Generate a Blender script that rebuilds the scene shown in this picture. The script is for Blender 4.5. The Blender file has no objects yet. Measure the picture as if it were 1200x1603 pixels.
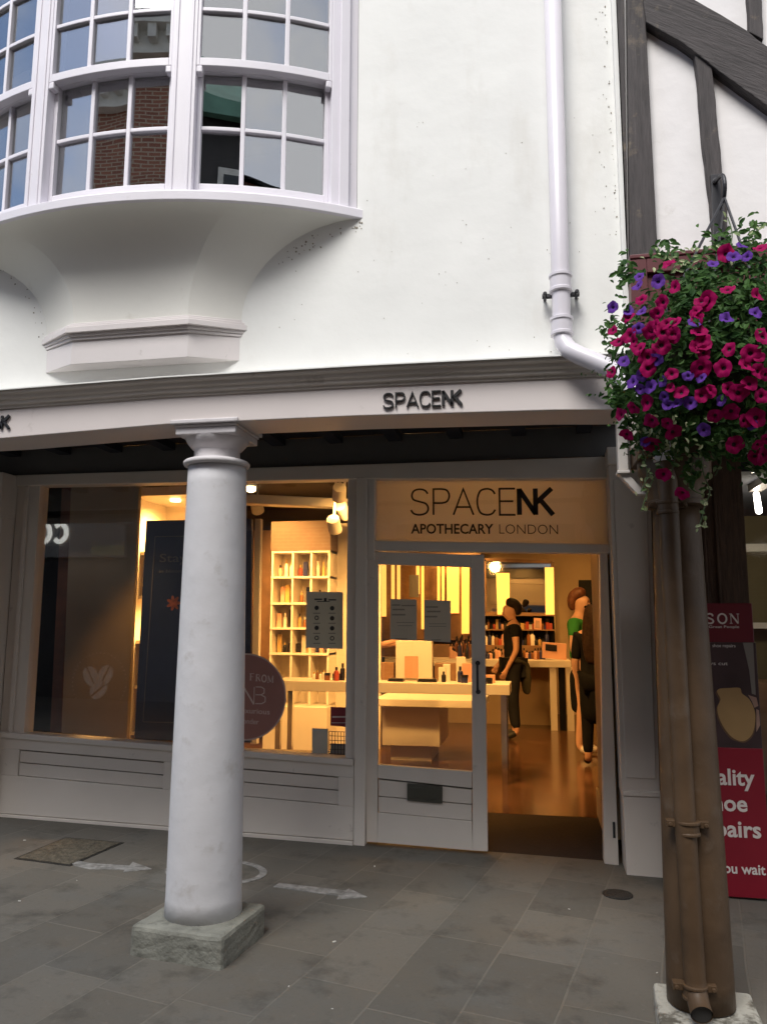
import bpy, bmesh, math, random
from mathutils import Vector, Matrix
from mathutils.geometry import tessellate_polygon
C = bpy.context.scene
COL = C.collection
R = math.radians
rnd = random.Random(7)

# ------------------------------------------------------------------ camera
FPX, PITCH, ROLL, YAW, CAMH = 1230.0, R(8.2), R(0.2), R(11.0), 1.52
_f = Vector((-math.sin(YAW)*math.cos(PITCH), math.cos(YAW)*math.cos(PITCH), math.sin(PITCH)))
_r0 = Vector((math.cos(YAW), math.sin(YAW), 0))
_u0 = _r0.cross(_f)
_r = _r0*math.cos(ROLL) + _u0*math.sin(ROLL)
_u = -_r0*math.sin(ROLL) + _u0*math.cos(ROLL)
CAM = Vector((0, 0, CAMH))
cd = bpy.data.cameras.new('camera')
cam = bpy.data.objects.new('camera', cd)
COL.objects.link(cam)
cd.sensor_fit = 'VERTICAL'; cd.sensor_height = 24.0
cd.lens = 24.0*FPX/1603.0
cd.clip_start = 0.05; cd.clip_end = 500
m = Matrix.Identity(4)
for i in range(3):
    m[i][0] = _r[i]; m[i][1] = _u[i]; m[i][2] = -_f[i]; m[i][3] = CAM[i]
cam.matrix_world = m
C.camera = cam

def ray(px, py):
    return _f + _r*((px-600)/FPX) - _u*((py-801.5)/FPX)
def onY(px, py, Y):                 # measured photo point -> point of the vertical plane at depth Y
    d = ray(px, py); p = CAM + d*(Y/d.y); return (p.x, p.z)
def onZ(px, py, z):
    d = ray(px, py); p = CAM + d*((z-CAMH)/d.z); return (p.x, p.y)

# ------------------------------------------------------------------ world, sun, exposure
SUN_EL, SUN_AZ = R(54), R(196)      # azimuth clockwise from +Y
w = bpy.data.worlds.new('World'); C.world = w; w.use_nodes = True
wn, wl = w.node_tree.nodes, w.node_tree.links
bg = wn['Background']
sky = wn.new('ShaderNodeTexSky'); sky.sky_type = 'NISHITA'; sky.sun_disc = False
sky.ozone_density = 2.5; sky.sun_elevation = SUN_EL; sky.sun_rotation = SUN_AZ
tc = wn.new('ShaderNodeTexCoord')
cn = wn.new('ShaderNodeTexNoise'); cn.inputs['Scale'].default_value = 2.2; cn.inputs['Detail'].default_value = 7; cn.inputs['Roughness'].default_value = 0.55
cr = wn.new('ShaderNodeValToRGB'); cr.color_ramp.elements[0].position = 0.40; cr.color_ramp.elements[1].position = 0.60
sx_ = wn.new('ShaderNodeSeparateXYZ'); wl.new(tc.outputs['Generated'], sx_.inputs[0])
ad_ = wn.new('ShaderNodeMath'); ad_.operation = 'MULTIPLY_ADD'; ad_.inputs[1].default_value = 0.16
wl.new(sx_.outputs['X'], ad_.inputs[0]); wl.new(cn.outputs['Fac'], ad_.inputs[2])
mx = wn.new('ShaderNodeMixRGB')
mx.inputs[2].default_value = (5.3, 5.4, 5.6, 1)
wl.new(tc.outputs['Generated'], cn.inputs['Vector']); wl.new(ad_.outputs[0], cr.inputs['Fac'])
wl.new(cr.outputs['Color'], mx.inputs[0]); wl.new(sky.outputs['Color'], mx.inputs[1])
wl.new(mx.outputs['Color'], bg.inputs['Color'])
bg.inputs['Strength'].default_value = 0.10
sd = bpy.data.lights.new('sun', 'SUN'); sd.energy = 2.3; sd.angle = R(30); sd.color = (1.0, 0.97, 0.925)
so = bpy.data.objects.new('sun', sd); COL.objects.link(so)
sv = Vector((math.sin(SUN_AZ)*math.cos(SUN_EL), math.cos(SUN_AZ)*math.cos(SUN_EL), math.sin(SUN_EL)))
so.rotation_euler = sv.to_track_quat('Z', 'Y').to_euler(); so.location = (0, -4, 30)
C.view_settings.view_transform = 'Standard'; C.view_settings.look = 'None'
C.view_settings.exposure = 0.95; C.view_settings.gamma = 1.0
try:
    C.cycles.max_bounces = 8; C.cycles.transparent_max_bounces = 16
    C.cycles.diffuse_bounces = 4; C.cycles.glossy_bounces = 4
    C.cycles.caustics_reflective = False; C.cycles.caustics_refractive = False
    C.cycles.use_denoising = True; C.cycles.sample_clamp_indirect = 4.0
except Exception:
    pass

# ------------------------------------------------------------------ materials
def newmat(name):
    M = bpy.data.materials.new(name); M.use_nodes = True
    return M, M.node_tree.nodes, M.node_tree.links, M.node_tree.nodes['Principled BSDF']
def mat(name, col, rough=0.6, metal=0.0, var=0.12, scale=6.0, bump=0.0, bscale=40.0, dirt=None, dscale=3.0, dlo=0.55, dhi=0.75, spec=0.5, coat=0.0, detail=4, dstretch=None):
    M, n, l, b = newmat(name)
    b.inputs['Roughness'].default_value = rough; b.inputs['Metallic'].default_value = metal
    b.inputs['Specular IOR Level'].default_value = spec
    if coat: b.inputs['Coat Weight'].default_value = coat
    t = n.new('ShaderNodeTexCoord')
    no = n.new('ShaderNodeTexNoise'); no.inputs['Scale'].default_value = scale; no.inputs['Detail'].default_value = detail
    l.new(t.outputs['Object'], no.inputs['Vector'])
    rp = n.new('ShaderNodeValToRGB'); e = rp.color_ramp.elements
    e[0].position = 0.3; e[1].position = 0.7
    e[0].color = tuple(c*(1-var) for c in col)+(1,); e[1].color = tuple(min(1, c*(1+var)) for c in col)+(1,)
    l.new(no.outputs['Fac'], rp.inputs['Fac'])
    out = rp.outputs['Color']
    if dirt is not None:
        d = n.new('ShaderNodeTexNoise'); d.inputs['Scale'].default_value = dscale; d.inputs['Detail'].default_value = 8; d.inputs['Roughness'].default_value = 0.65
        dm_ = n.new('ShaderNodeMapping'); dm_.inputs['Scale'].default_value = dstretch or (1, 1, 1); l.new(t.outputs['Object'], dm_.inputs['Vector']); l.new(dm_.outputs[0], d.inputs['Vector'])
        dr = n.new('ShaderNodeValToRGB'); dr.color_ramp.elements[0].position = dlo; dr.color_ramp.elements[1].position = dhi
        l.new(d.outputs['Fac'], dr.inputs['Fac'])
        mm = n.new('ShaderNodeMixRGB'); mm.inputs[2].default_value = tuple(dirt)+(1,)
        l.new(dr.outputs['Color'], mm.inputs[0]); l.new(out, mm.inputs[1]); out = mm.outputs['Color']
    l.new(out, b.inputs['Base Color'])
    if bump:
        bn = n.new('ShaderNodeTexNoise'); bn.inputs['Scale'].default_value = bscale; bn.inputs['Detail'].default_value = 6
        l.new(t.outputs['Object'], bn.inputs['Vector'])
        bp = n.new('ShaderNodeBump'); bp.inputs['Strength'].default_value = bump; bp.inputs['Distance'].default_value = 0.02
        l.new(bn.outputs['Fac'], bp.inputs['Height']); l.new(bp.outputs['Normal'], b.inputs['Normal'])
    return M
def glassmat(name, r0=0.045, tint=(1, 1, 1), boost=1.0, wav=0.0):
    M = bpy.data.materials.new(name); M.use_nodes = True
    n, l = M.node_tree.nodes, M.node_tree.links
    n.remove(n['Principled BSDF']); out = n['Material Output']
    tr = n.new('ShaderNodeBsdfTransparent'); tr.inputs['Color'].default_value = tuple(tint)+(1,)
    gl = n.new('ShaderNodeBsdfGlossy'); gl.inputs['Roughness'].default_value = 0.0
    ge = n.new('ShaderNodeNewGeometry')
    dt = n.new('ShaderNodeVectorMath'); dt.operation = 'DOT_PRODUCT'
    l.new(ge.outputs['Normal'], dt.inputs[0]); l.new(ge.outputs['Incoming'], dt.inputs[1])
    ab = n.new('ShaderNodeMath'); ab.operation = 'ABSOLUTE'; l.new(dt.outputs['Value'], ab.inputs[0])
    iv = n.new('ShaderNodeMath'); iv.operation = 'SUBTRACT'; iv.inputs[0].default_value = 1.0; l.new(ab.outputs[0], iv.inputs[1])
    pw = n.new('ShaderNodeMath'); pw.operation = 'POWER'; pw.inputs[1].default_value = 5.0; l.new(iv.outputs[0], pw.inputs[0])
    ma = n.new('ShaderNodeMath'); ma.operation = 'MULTIPLY_ADD'; ma.inputs[1].default_value = 1-r0; ma.inputs[2].default_value = r0; l.new(pw.outputs[0], ma.inputs[0])
    if wav:
        t = n.new('ShaderNodeTexCoord'); no = n.new('ShaderNodeTexNoise'); no.inputs['Scale'].default_value = 2.5; no.inputs['Detail'].default_value = 1
        l.new(t.outputs['Object'], no.inputs['Vector'])
        bp = n.new('ShaderNodeBump'); bp.inputs['Strength'].default_value = wav; bp.inputs['Distance'].default_value = 0.02
        l.new(no.outputs['Fac'], bp.inputs['Height']); l.new(bp.outputs['Normal'], gl.inputs['Normal'])
    mi = n.new('ShaderNodeMixShader'); l.new(ma.outputs[0], mi.inputs['Fac']); l.new(tr.outputs[0], mi.inputs[1]); l.new(gl.outputs[0], mi.inputs[2])
    l.new(mi.outputs[0], out.inputs['Surface'])
    return M
def emis(name, col, s):
    M, n, l, b = newmat(name)
    b.inputs['Base Color'].default_value = tuple(col)+(1,)
    b.inputs['Emission Color'].default_value = tuple(col)+(1,); b.inputs['Emission Strength'].default_value = s
    return M
def paving():
    M, n, l, b = newmat('paving')
    t = n.new('ShaderNodeTexCoord')
    mp = n.new('ShaderNodeMapping'); mp.inputs['Rotation'].default_value = (0, 0, R(-79)); mp.inputs['Location'].default_value = (0.21, 0.09, 0)
    l.new(t.outputs['Object'], mp.inputs['Vector'])
    wv = n.new('ShaderNodeTexNoise'); wv.inputs['Scale'].default_value = 1.3
    l.new(t.outputs['Object'], wv.inputs['Vector'])
    va = n.new('ShaderNodeVectorMath'); va.operation = 'MULTIPLY_ADD'; va.inputs[1].default_value = (0.03, 0.03, 0); l.new(wv.outputs['Color'], va.inputs[0]); l.new(mp.outputs[0], va.inputs[2])
    br = n.new('ShaderNodeTexBrick'); br.offset = 0.37; br.offset_frequency = 2; br.squash = 1.35; br.squash_frequency = 3
    for k, v in (('Scale', 1.0), ('Mortar Size', 0.006), ('Mortar Smooth', 0.4), ('Bias', 0.0), ('Brick Width', 0.62), ('Row Height', 0.36)):
        br.inputs[k].default_value = v
    br.inputs['Color1'].default_value = (0.100, 0.093, 0.080, 1); br.inputs['Color2'].default_value = (0.138, 0.127, 0.108, 1); br.inputs['Mortar'].default_value = (0.150, 0.138, 0.116, 1)
    l.new(va.outputs[0], br.inputs['Vector'])
    def noise(s, d, r=0.6):
        x = n.new('ShaderNodeTexNoise'); x.inputs['Scale'].default_value = s; x.inputs['Detail'].default_value = d; x.inputs['Roughness'].default_value = r
        l.new(t.outputs['Object'], x.inputs['Vector']); return x
    def mixin(fac, colr, prev, mode='MIX'):
        q = n.new('ShaderNodeMixRGB'); q.blend_type = mode
        l.new(fac, q.inputs[0]); l.new(prev, q.inputs[1]); q.inputs[2].default_value = tuple(colr)+(1,); return q.outputs[0]
    def ramp(x, a, c, top=1.0):
        q = n.new('ShaderNodeValToRGB'); q.color_ramp.elements[0].position = a; q.color_ramp.elements[1].position = c
        q.color_ramp.elements[1].color = (top, top, top, 1)
        l.new(x.outputs['Fac'], q.inputs['Fac']); return q.outputs['Color']
    o = br.outputs['Color']
    o = mixin(ramp(noise(1.1, 6), 0.50, 0.76, 0.6), (0.135, 0.110, 0.080), o)     # buff worn patches
    o = mixin(ramp(noise(1.9, 7), 0.50, 0.74, 0.6), (0.115, 0.117, 0.112), o)     # bluish slabs
    o = mixin(ramp(noise(3.7, 9, .7), 0.52, 0.76, 0.85), (0.040, 0.037, 0.031), o)  # dark dirt
    o = mixin(ramp(noise(55, 5, .7), 0.55, 0.8, 0.5), (0.06, 0.055, 0.05), o)
    o = mixin(ramp(noise(23, 4, .6), 0.6, 0.8, 0.3), (0.20, 0.19, 0.17), o)
    l.new(o, b.inputs['Base Color'])
    b.inputs['Roughness'].default_value = 0.72; b.inputs['Specular IOR Level'].default_value = 0.35
    hm = n.new('ShaderNodeMath'); hm.operation = 'MULTIPLY_ADD'; hm.inputs[1].default_value = -1.0
    hn = noise(30, 8, .7); l.new(br.outputs['Fac'], hm.inputs[0])
    hs = n.new('ShaderNodeMath'); hs.operation = 'MULTIPLY'; hs.inputs[1].default_value = 0.5; l.new(hn.outputs['Fac'], hs.inputs[0]); l.new(hs.outputs[0], hm.inputs[2])
    bp = n.new('ShaderNodeBump'); bp.inputs['Strength'].default_value = 0.45; bp.inputs['Distance'].default_value = 0.006
    l.new(hm.outputs[0], bp.inputs['Height']); l.new(bp.outputs['Normal'], b.inputs['Normal'])
    return M
def brickmat(name, c1, c2, mortar, sc=1.0, bw=0.225, rh=0.075, ms=0.006):
    M, n, l, b = newmat(name)
    t = n.new('ShaderNodeTexCoord'); s = n.new('ShaderNodeSeparateXYZ'); l.new(t.outputs['Object'], s.inputs[0])
    ad = n.new('ShaderNodeMath'); ad.operation = 'ADD'; l.new(s.outputs['X'], ad.inputs[0]); l.new(s.outputs['Y'], ad.inputs[1])
    cb = n.new('ShaderNodeCombineXYZ'); l.new(ad.outputs[0], cb.inputs['X']); l.new(s.outputs['Z'], cb.inputs['Y'])
    br = n.new('ShaderNodeTexBrick')
    for k, v in (('Scale', sc), ('Mortar Size', ms), ('Brick Width', bw), ('Row Height', rh)):
        br.inputs[k].default_value = v
    br.inputs['Color1'].default_value = c1+(1,); br.inputs['Color2'].default_value = c2+(1,); br.inputs['Mortar'].default_value = mortar+(1,)
    l.new(cb.outputs[0], br.inputs['Vector']); l.new(br.outputs['Color'], b.inputs['Base Color'])
    b.inputs['Roughness'].default_value = 0.9
    return M
def planks(name, c1, c2, rough=0.3, width=0.11, length=1.1, ang=0.0, gap=0.002):
    M, n, l, b = newmat(name)
    t = n.new('ShaderNodeTexCoord'); mp = n.new('ShaderNodeMapping'); mp.inputs['Rotation'].default_value = (0, 0, ang); l.new(t.outputs['Object'], mp.inputs['Vector'])
    br = n.new('ShaderNodeTexBrick')
    for k, v in (('Scale', 1.0), ('Mortar Size', gap), ('Brick Width', length), ('Row Height', width)):
        br.inputs[k].default_value = v
    br.inputs['Color1'].default_value = c1+(1,); br.inputs['Color2'].default_value = c2+(1,); br.inputs['Mortar'].default_value = tuple(x*.4 for x in c1)+(1,)
    l.new(mp.outputs[0], br.inputs['Vector'])
    no = n.new('ShaderNodeTexNoise'); no.inputs['Scale'].default_value = 5; no.inputs['Detail'].default_value = 6
    m2 = n.new('ShaderNodeMapping'); m2.inputs['Scale'].default_value = (1, 9, 1); l.new(mp.outputs[0], m2.inputs['Vector']); l.new(m2.outputs[0], no.inputs['Vector'])
    q = n.new('ShaderNodeMixRGB'); q.blend_type = 'MULTIPLY'; q.inputs[0].default_value = 0.55; l.new(br.outputs['Color'], q.inputs[1]); l.new(no.outputs['Color'], q.inputs[2])
    hs = n.new('ShaderNodeHueSaturation'); hs.inputs['Saturation'].default_value = 0.9; hs.inputs['Value'].default_value = 1.3; l.new(q.outputs[0], hs.inputs['Color'])
    l.new(hs.outputs[0], b.inputs['Base Color'])
    b.inputs['Roughness'].default_value = rough
    return M
def oldwood(name, col, hi, ang=0.0):
    M, n, l, b = newmat(name)
    t = n.new('ShaderNodeTexCoord')
    def nz(scale, s, d):
        m0 = n.new('ShaderNodeMapping'); m0.inputs['Rotation'].default_value = (0, ang, 0); l.new(t.outputs['Object'], m0.inputs['Vector'])
        mp = n.new('ShaderNodeMapping'); mp.inputs['Scale'].default_value = scale; l.new(m0.outputs[0], mp.inputs['Vector'])
        x = n.new('ShaderNodeTexNoise'); x.inputs['Scale'].default_value = s; x.inputs['Detail'].default_value = d; x.inputs['Roughness'].default_value = 0.7
        l.new(mp.outputs[0], x.inputs['Vector']); return x
    g = nz((6, 6, .6), 9, 8); k = nz((1, 1, 1), 7, 9)
    rp = n.new('ShaderNodeValToRGB'); rp.color_ramp.elements[0].color = tuple(c*.55 for c in col)+(1,); rp.color_ramp.elements[1].color = tuple(c*1.4 for c in col)+(1,)
    rp.color_ramp.elements[0].position = .3; rp.color_ramp.elements[1].position = .7
    l.new(g.outputs['Fac'], rp.inputs['Fac'])
    r2 = n.new('ShaderNodeValToRGB'); r2.color_ramp.elements[0].position = .58; r2.color_ramp.elements[1].position = .74
    l.new(k.outputs['Fac'], r2.inputs['Fac'])
    q = n.new('ShaderNodeMixRGB'); l.new(r2.outputs['Color'], q.inputs[0]); l.new(rp.outputs['Color'], q.inputs[1]); q.inputs[2].default_value = hi+(1,)
    l.new(q.outputs[0], b.inputs['Base Color']); b.inputs['Roughness'].default_value = .75
    bp = n.new('ShaderNodeBump'); bp.inputs['Strength'].default_value = .5; bp.inputs['Distance'].default_value = .02
    l.new(g.outputs['Fac'], bp.inputs['Height']); l.new(bp.outputs['Normal'], b.inputs['Normal'])
    return M
def leafmat(name, c1, c2, trans=0.25, rough=0.5):
    M, n, l, b = newmat(name)
    g = n.new('ShaderNodeNewGeometry'); rp = n.new('ShaderNodeValToRGB')
    rp.color_ramp.elements[0].color = c1+(1,); rp.color_ramp.elements[1].color = c2+(1,)
    l.new(g.outputs['Random Per Island'], rp.inputs['Fac'])
    l.new(rp.outputs['Color'], b.inputs['Base Color']); b.inputs['Roughness'].default_value = rough; b.inputs['Specular IOR Level'].default_value = .12
    tl = n.new('ShaderNodeBsdfTranslucent'); l.new(rp.outputs['Color'], tl.inputs['Color'])
    mi = n.new('ShaderNodeMixShader'); mi.inputs[0].default_value = trans
    l.new(b.outputs[0], mi.inputs[1]); l.new(tl.outputs[0], mi.inputs[2]); l.new(mi.outputs[0], n['Material Output'].inputs['Surface'])
    return M

MT = dict(
    paving=paving(),
    render=mat('white_render', (0.785, 0.788, 0.765), .9, var=.035, scale=2.2, bump=.28, bscale=5, dirt=(.66, .645, .60), dscale=2.6, dlo=.54, dhi=.88, dstretch=(1.6, 1.6, .55)),
    cove=mat('cove_plaster', (0.78, 0.77, 0.72), .9, var=.03, scale=2.2, bump=.07, bscale=12, dirt=(.50, .47, .40), dscale=4.0, dlo=.63, dhi=.85),
    winpaint=mat('window_paint', (0.76, 0.735, 0.79), .45, var=.03, scale=3, bump=.02, bscale=30, dirt=(.5, .47, .45), dscale=7, dlo=.68, dhi=.85),
    corbel=mat('corbel_paint', (0.70, 0.655, 0.645), .5, var=.03, scale=3, bump=.04, bscale=30, dirt=(.2, .17, .14), dscale=9, dlo=.66, dhi=.85),
    fascia=mat('fascia_paint', (0.68, 0.62, 0.60), .45, var=.03, scale=2, bump=.03, bscale=14, dirt=(.40, .36, .33), dscale=6, dlo=.64, dhi=.85),
    cornice=mat('cornice_paint', (0.60, 0.555, 0.51), .5, var=.06, scale=3, bump=.03, bscale=20, dirt=(.2, .17, .14), dscale=5, dlo=.6, dhi=.85),
    front=mat('shopfront_paint', (0.73, 0.67, 0.61), .45, var=.035, scale=3, bump=.02, bscale=25, dirt=(.24, .20, .17), dscale=8, dlo=.66, dhi=.85),
    header=mat('header_paint_shaded', (0.13, 0.125, 0.12), .5, var=.05),  # arcade shade put into the panel's colour, darker than the frames
    front_dk=mat('shopfront_paint_groove', (0.12, 0.10, 0.09), .7),
    column=mat('column_paint', (0.605, 0.597, 0.612), .6, var=.05, scale=5, bump=.17, bscale=14, dirt=(.40, .37, .34), dscale=7, dlo=.57, dhi=.82),
    capital=mat('capital_paint', (0.60, 0.57, 0.58), .55, var=.05, scale=6, bump=.2, bscale=22, dirt=(.22, .19, .16), dscale=12, dlo=.62, dhi=.80),
    plinth=mat('plinth_stone', (0.20, 0.20, 0.17), .9, var=.25, scale=8, bump=.35, bscale=55, dirt=(.09, .09, .075), dscale=11, dlo=.55, dhi=.75),
    plinth2=mat('painted_plinth', (0.40, 0.385, 0.335), .8, var=.1, scale=9, bump=.35, bscale=50, dirt=(.10, .09, .07), dscale=9, dlo=.5, dhi=.62),
    brown=mat('brown_paint', (0.082, 0.049, 0.026), .5, spec=.3, var=.28, scale=4, bump=.22, bscale=14, dirt=(.13, .10, .075), dscale=7, dlo=.58, dhi=.85),
    pipe=mat('grey_white_pipe', (0.66, 0.63, 0.68), .35, var=.03, scale=4, dirt=(.3, .27, .25), dscale=9, dlo=.7, dhi=.85),
    iron=mat('black_iron', (0.03, 0.03, 0.035), .45, .3),
    steel=mat('brushed_steel', (0.45, 0.43, 0.40), .35, .9, var=.05),
    plate=mat('dull_plate', (0.10, 0.10, 0.085), .4, .6, var=.1),
    chrome=mat('chrome', (0.7, 0.68, 0.66), .15, 1.0, var=.02),
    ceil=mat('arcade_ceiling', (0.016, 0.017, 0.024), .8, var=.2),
    timber=oldwood('old_timber', (0.055, 0.047, 0.047), (0.20, 0.16, 0.11)),
    timber_diag=oldwood('old_timber_brace', (0.055, 0.047, 0.047), (0.20, 0.16, 0.11), R(58)),
    infill=mat('infill_plaster', (0.79, 0.77, 0.77), .9, var=.03, scale=3, bump=.25, bscale=7, dirt=(.55, .52, .48), dscale=5, dlo=.64, dhi=.85),
    maroon=mat('maroon_paint', (0.10, 0.022, 0.026), .4, var=.1),
    signred=mat('sign_red', (0.23, 0.008, 0.022), .35, var=.04),
    signmar=mat('sign_maroon', (0.14, 0.012, 0.022), .35, var=.04),
    signimg=mat('sign_photo_ground', (0.050, 0.030, 0.032), .35, var=.35, scale=4),
    sole=mat('sole_tan', (0.36, 0.22, 0.09), .5, var=.1, scale=5),
    sole_dk=mat('sole_edge', (0.12, 0.065, 0.035), .5),
    skinpic=mat('picture_skin', (0.36, 0.22, 0.17), .5, var=.2, scale=9),
    signtxt=mat('sign_lettering', (0.72, 0.66, 0.62), .5, var=.02),
    black=mat('black_lettering', (0.018, 0.018, 0.02), .4, var=.05),
    faint=mat('faint_ink', (0.32, 0.28, 0.22), .6, var=.05),
    ink=mat('printed_ink', (0.04, 0.038, 0.034), .6, var=.05),
    grey_txt=mat('brown_grey_lettering', (0.06, 0.05, 0.045), .4, var=.05),
    paper=mat('notice_paper', (0.62, 0.54, 0.43), .7, var=.04),
    paper2=mat('poster_paper', (0.68, 0.62, 0.48), .7, var=.04),
    pale=mat('pale_card', (0.55, 0.60, 0.55), .6, var=.03),
    stick=mat('sticker_brown', (0.36, 0.17, 0.145), .4, var=.1, scale=3),
    stick_rim=mat('sticker_rim', (0.55, 0.44, 0.40), .5),
    stick_txt=mat('sticker_lettering', (0.68, 0.55, 0.50), .5),
    redcard=mat('red_card', (0.25, 0.03, 0.04), .5),
    navy=mat('navy_board', (0.010, 0.018, 0.062), .35, var=.25, scale=2),
    navy_line=mat('board_print', (0.10, 0.10, 0.11), .5),
    orangepic=mat('board_print_orange', (0.25, 0.07, 0.02), .5, var=.5, scale=20),
    mat=mat('door_mat', (0.022, 0.012, 0.009), .95, var=.2, scale=60, bump=.5, bscale=150),
    floor=planks('shop_floor_wood', (0.085, 0.034, 0.014), (0.13, 0.056, 0.024), .17, ang=R(35)),
    inwall=mat('shop_wall_paint', (0.42, 0.31, 0.20), .8, var=.03),
    inwhite=mat('shop_white_laminate', (0.74, 0.68, 0.60), .35, var=.02),
    shelf_top=mat('shelving_bulkhead', (.13,.085,.065), .7),
    inceil=mat('shop_ceiling', (0.030, 0.022, 0.022), .8, var=.2),
    partition=mat('window_partition', (0.30, 0.235, 0.165), .6, var=.04),
    wooddk=oldwood('dark_wood_post', (0.075, 0.04, 0.022), (0.12, 0.06, 0.03)),
    walnut=mat('walnut_back', (0.22, 0.12, 0.06), .5, var=.2),
    light=emis('light_panel', (1.0, 0.47, 0.085), .80),
    lamp=emis('spot_lens', (1.0, 0.72, 0.35), 5.0),
    tube=emis('tube_light', (1.0, 0.93, 0.82), 9.0),
    mirror=mat('mirror_glass', (0.75, 0.72, 0.68), .03, 1.0, var=.01),
    glass=glassmat('shop_glass', .05),
    sash=glassmat('sash_glass', .40, (.72, .72, .72), wav=.08),
    roomdark=mat('dark_room', (0.05, 0.048, 0.045), .9),
    blind=mat('window_blind', (0.42, 0.40, 0.36), .9),
    markpaint=mat('worn_road_paint', (0.25, 0.245, 0.235), .8, var=.35, scale=25, dirt=(.13, .125, .115), dscale=14, dlo=.50, dhi=.66),
    castiron=mat('cast_iron', (0.035, 0.033, 0.03), .6, .4, bump=.5, bscale=60),
    cover=mat('worn_cover', (0.10, 0.085, 0.06), .8, var=.4, scale=22, bump=.8, bscale=50, dirt=(.25, .22, .16), dscale=12, dlo=.6, dhi=.75),
    litter=mat('white_litter', (0.5, 0.49, 0.45), .7),
    leaf=leafmat('leaf', (0.022, 0.062, 0.017), (0.075, 0.155, 0.04)),
    leafvar=leafmat('variegated_leaf', (0.14, 0.22, 0.08), (0.55, 0.58, 0.36), .2),
    stem=mat('stem', (0.06, 0.10, 0.03), .6),
    magenta=leafmat('magenta_petal', (0.20, 0.001, 0.045), (0.42, 0.002, 0.11), .25, .7),
    purple=leafmat('purple_petal', (0.07, 0.02, 0.22), (0.17, 0.06, 0.38), .25, .7),
    throat=mat('flower_throat', (0.05, 0.002, 0.02), .7),
    throat2=mat('flower_throat_violet', (0.035, 0.006, 0.09), .7),
    basket=mat('basket_moss', (0.04, 0.045, 0.02), .95, var=.4, scale=20, bump=.8),
    skin=mat('skin', (0.46, 0.24, 0.15), .5, var=.05),
    skin2=mat('skin_light', (0.56, 0.32, 0.22), .5, var=.05),
    hairdk=mat('dark_hair', (0.014, 0.010, 0.008), .5, spec=.08, var=.3, scale=30, bump=.4, bscale=60),
    hairred=mat('auburn_hair', (0.13, 0.045, 0.02), .5, var=.3, scale=30, bump=.4, bscale=60),
    hairbr=mat('brown_hair', (0.032, 0.017, 0.011), .5, spec=.08, var=.3, scale=30, bump=.4, bscale=60),
    clblack=mat('black_cloth', (0.010, 0.010, 0.011), .9, spec=.08, var=.2, bump=.2, bscale=20),
    cldark=mat('dark_denim', (0.016, 0.016, 0.019), .9, spec=.08, var=.2, bump=.2, bscale=20),
    clgreen=mat('green_cloth', (0.025, 0.20, 0.035), .9, var=.1, bump=.2, bscale=18),
    clolive=mat('olive_grey_cloth', (0.045, 0.040, 0.030), .9, spec=.08, var=.2, bump=.3, bscale=18),
    shoe=mat('white_shoe', (0.65, 0.58, 0.52), .6),
    shoedk=mat('black_shoe', (0.012, 0.012, 0.012), .6),
    olive=mat('olive_wall', (0.15, 0.125, 0.055), .8, var=.05),
    brick=brickmat('red_brick', (0.34, 0.135, 0.085), (0.24, 0.09, 0.06), (0.42, 0.34, 0.27), ms=.012),
    brick2=brickmat('dark_red_brick', (0.17, 0.05, 0.035), (0.12, 0.04, 0.03), (0.18, 0.13, 0.1)),
    slate=mat('slate_roof', (0.07, 0.075, 0.085), .7, var=.2, scale=4),
    copper=mat('green_copper', (0.14, 0.29, 0.22), .7, var=.2, scale=3),
    opp_white=mat('opposite_white', (0.72, 0.70, 0.66), .8),
    opp_grey=mat('opposite_grey', (0.22, 0.205, 0.20), .7),
    opp_dark=mat('opposite_dark', (0.05, 0.045, 0.045), .7),
    opp_cream=mat('opposite_cream', (0.62, 0.58, 0.36), .7),
    opp_glass=mat('opposite_window_glass', (0.04, 0.045, 0.05), .08),
    opp_letter=emis('backlit_letter', (0.95, 0.95, 0.88), 2.6),
)
def prod(name, c, r=.3): MT[name] = mat(name, c, r, var=.05)
prod('p_black', (.012, .010, .010)); prod('p_navy', (.02, .025, .09)); prod('p_red', (.35, .05, .025)); prod('p_white', (.75, .70, .62))
prod('p_amber', (.22, .08, .02)); prod('p_pink', (.62, .34, .24)); prod('p_grey', (.22, .20, .18)); prod('p_gold', (.5, .33, .12))

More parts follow.
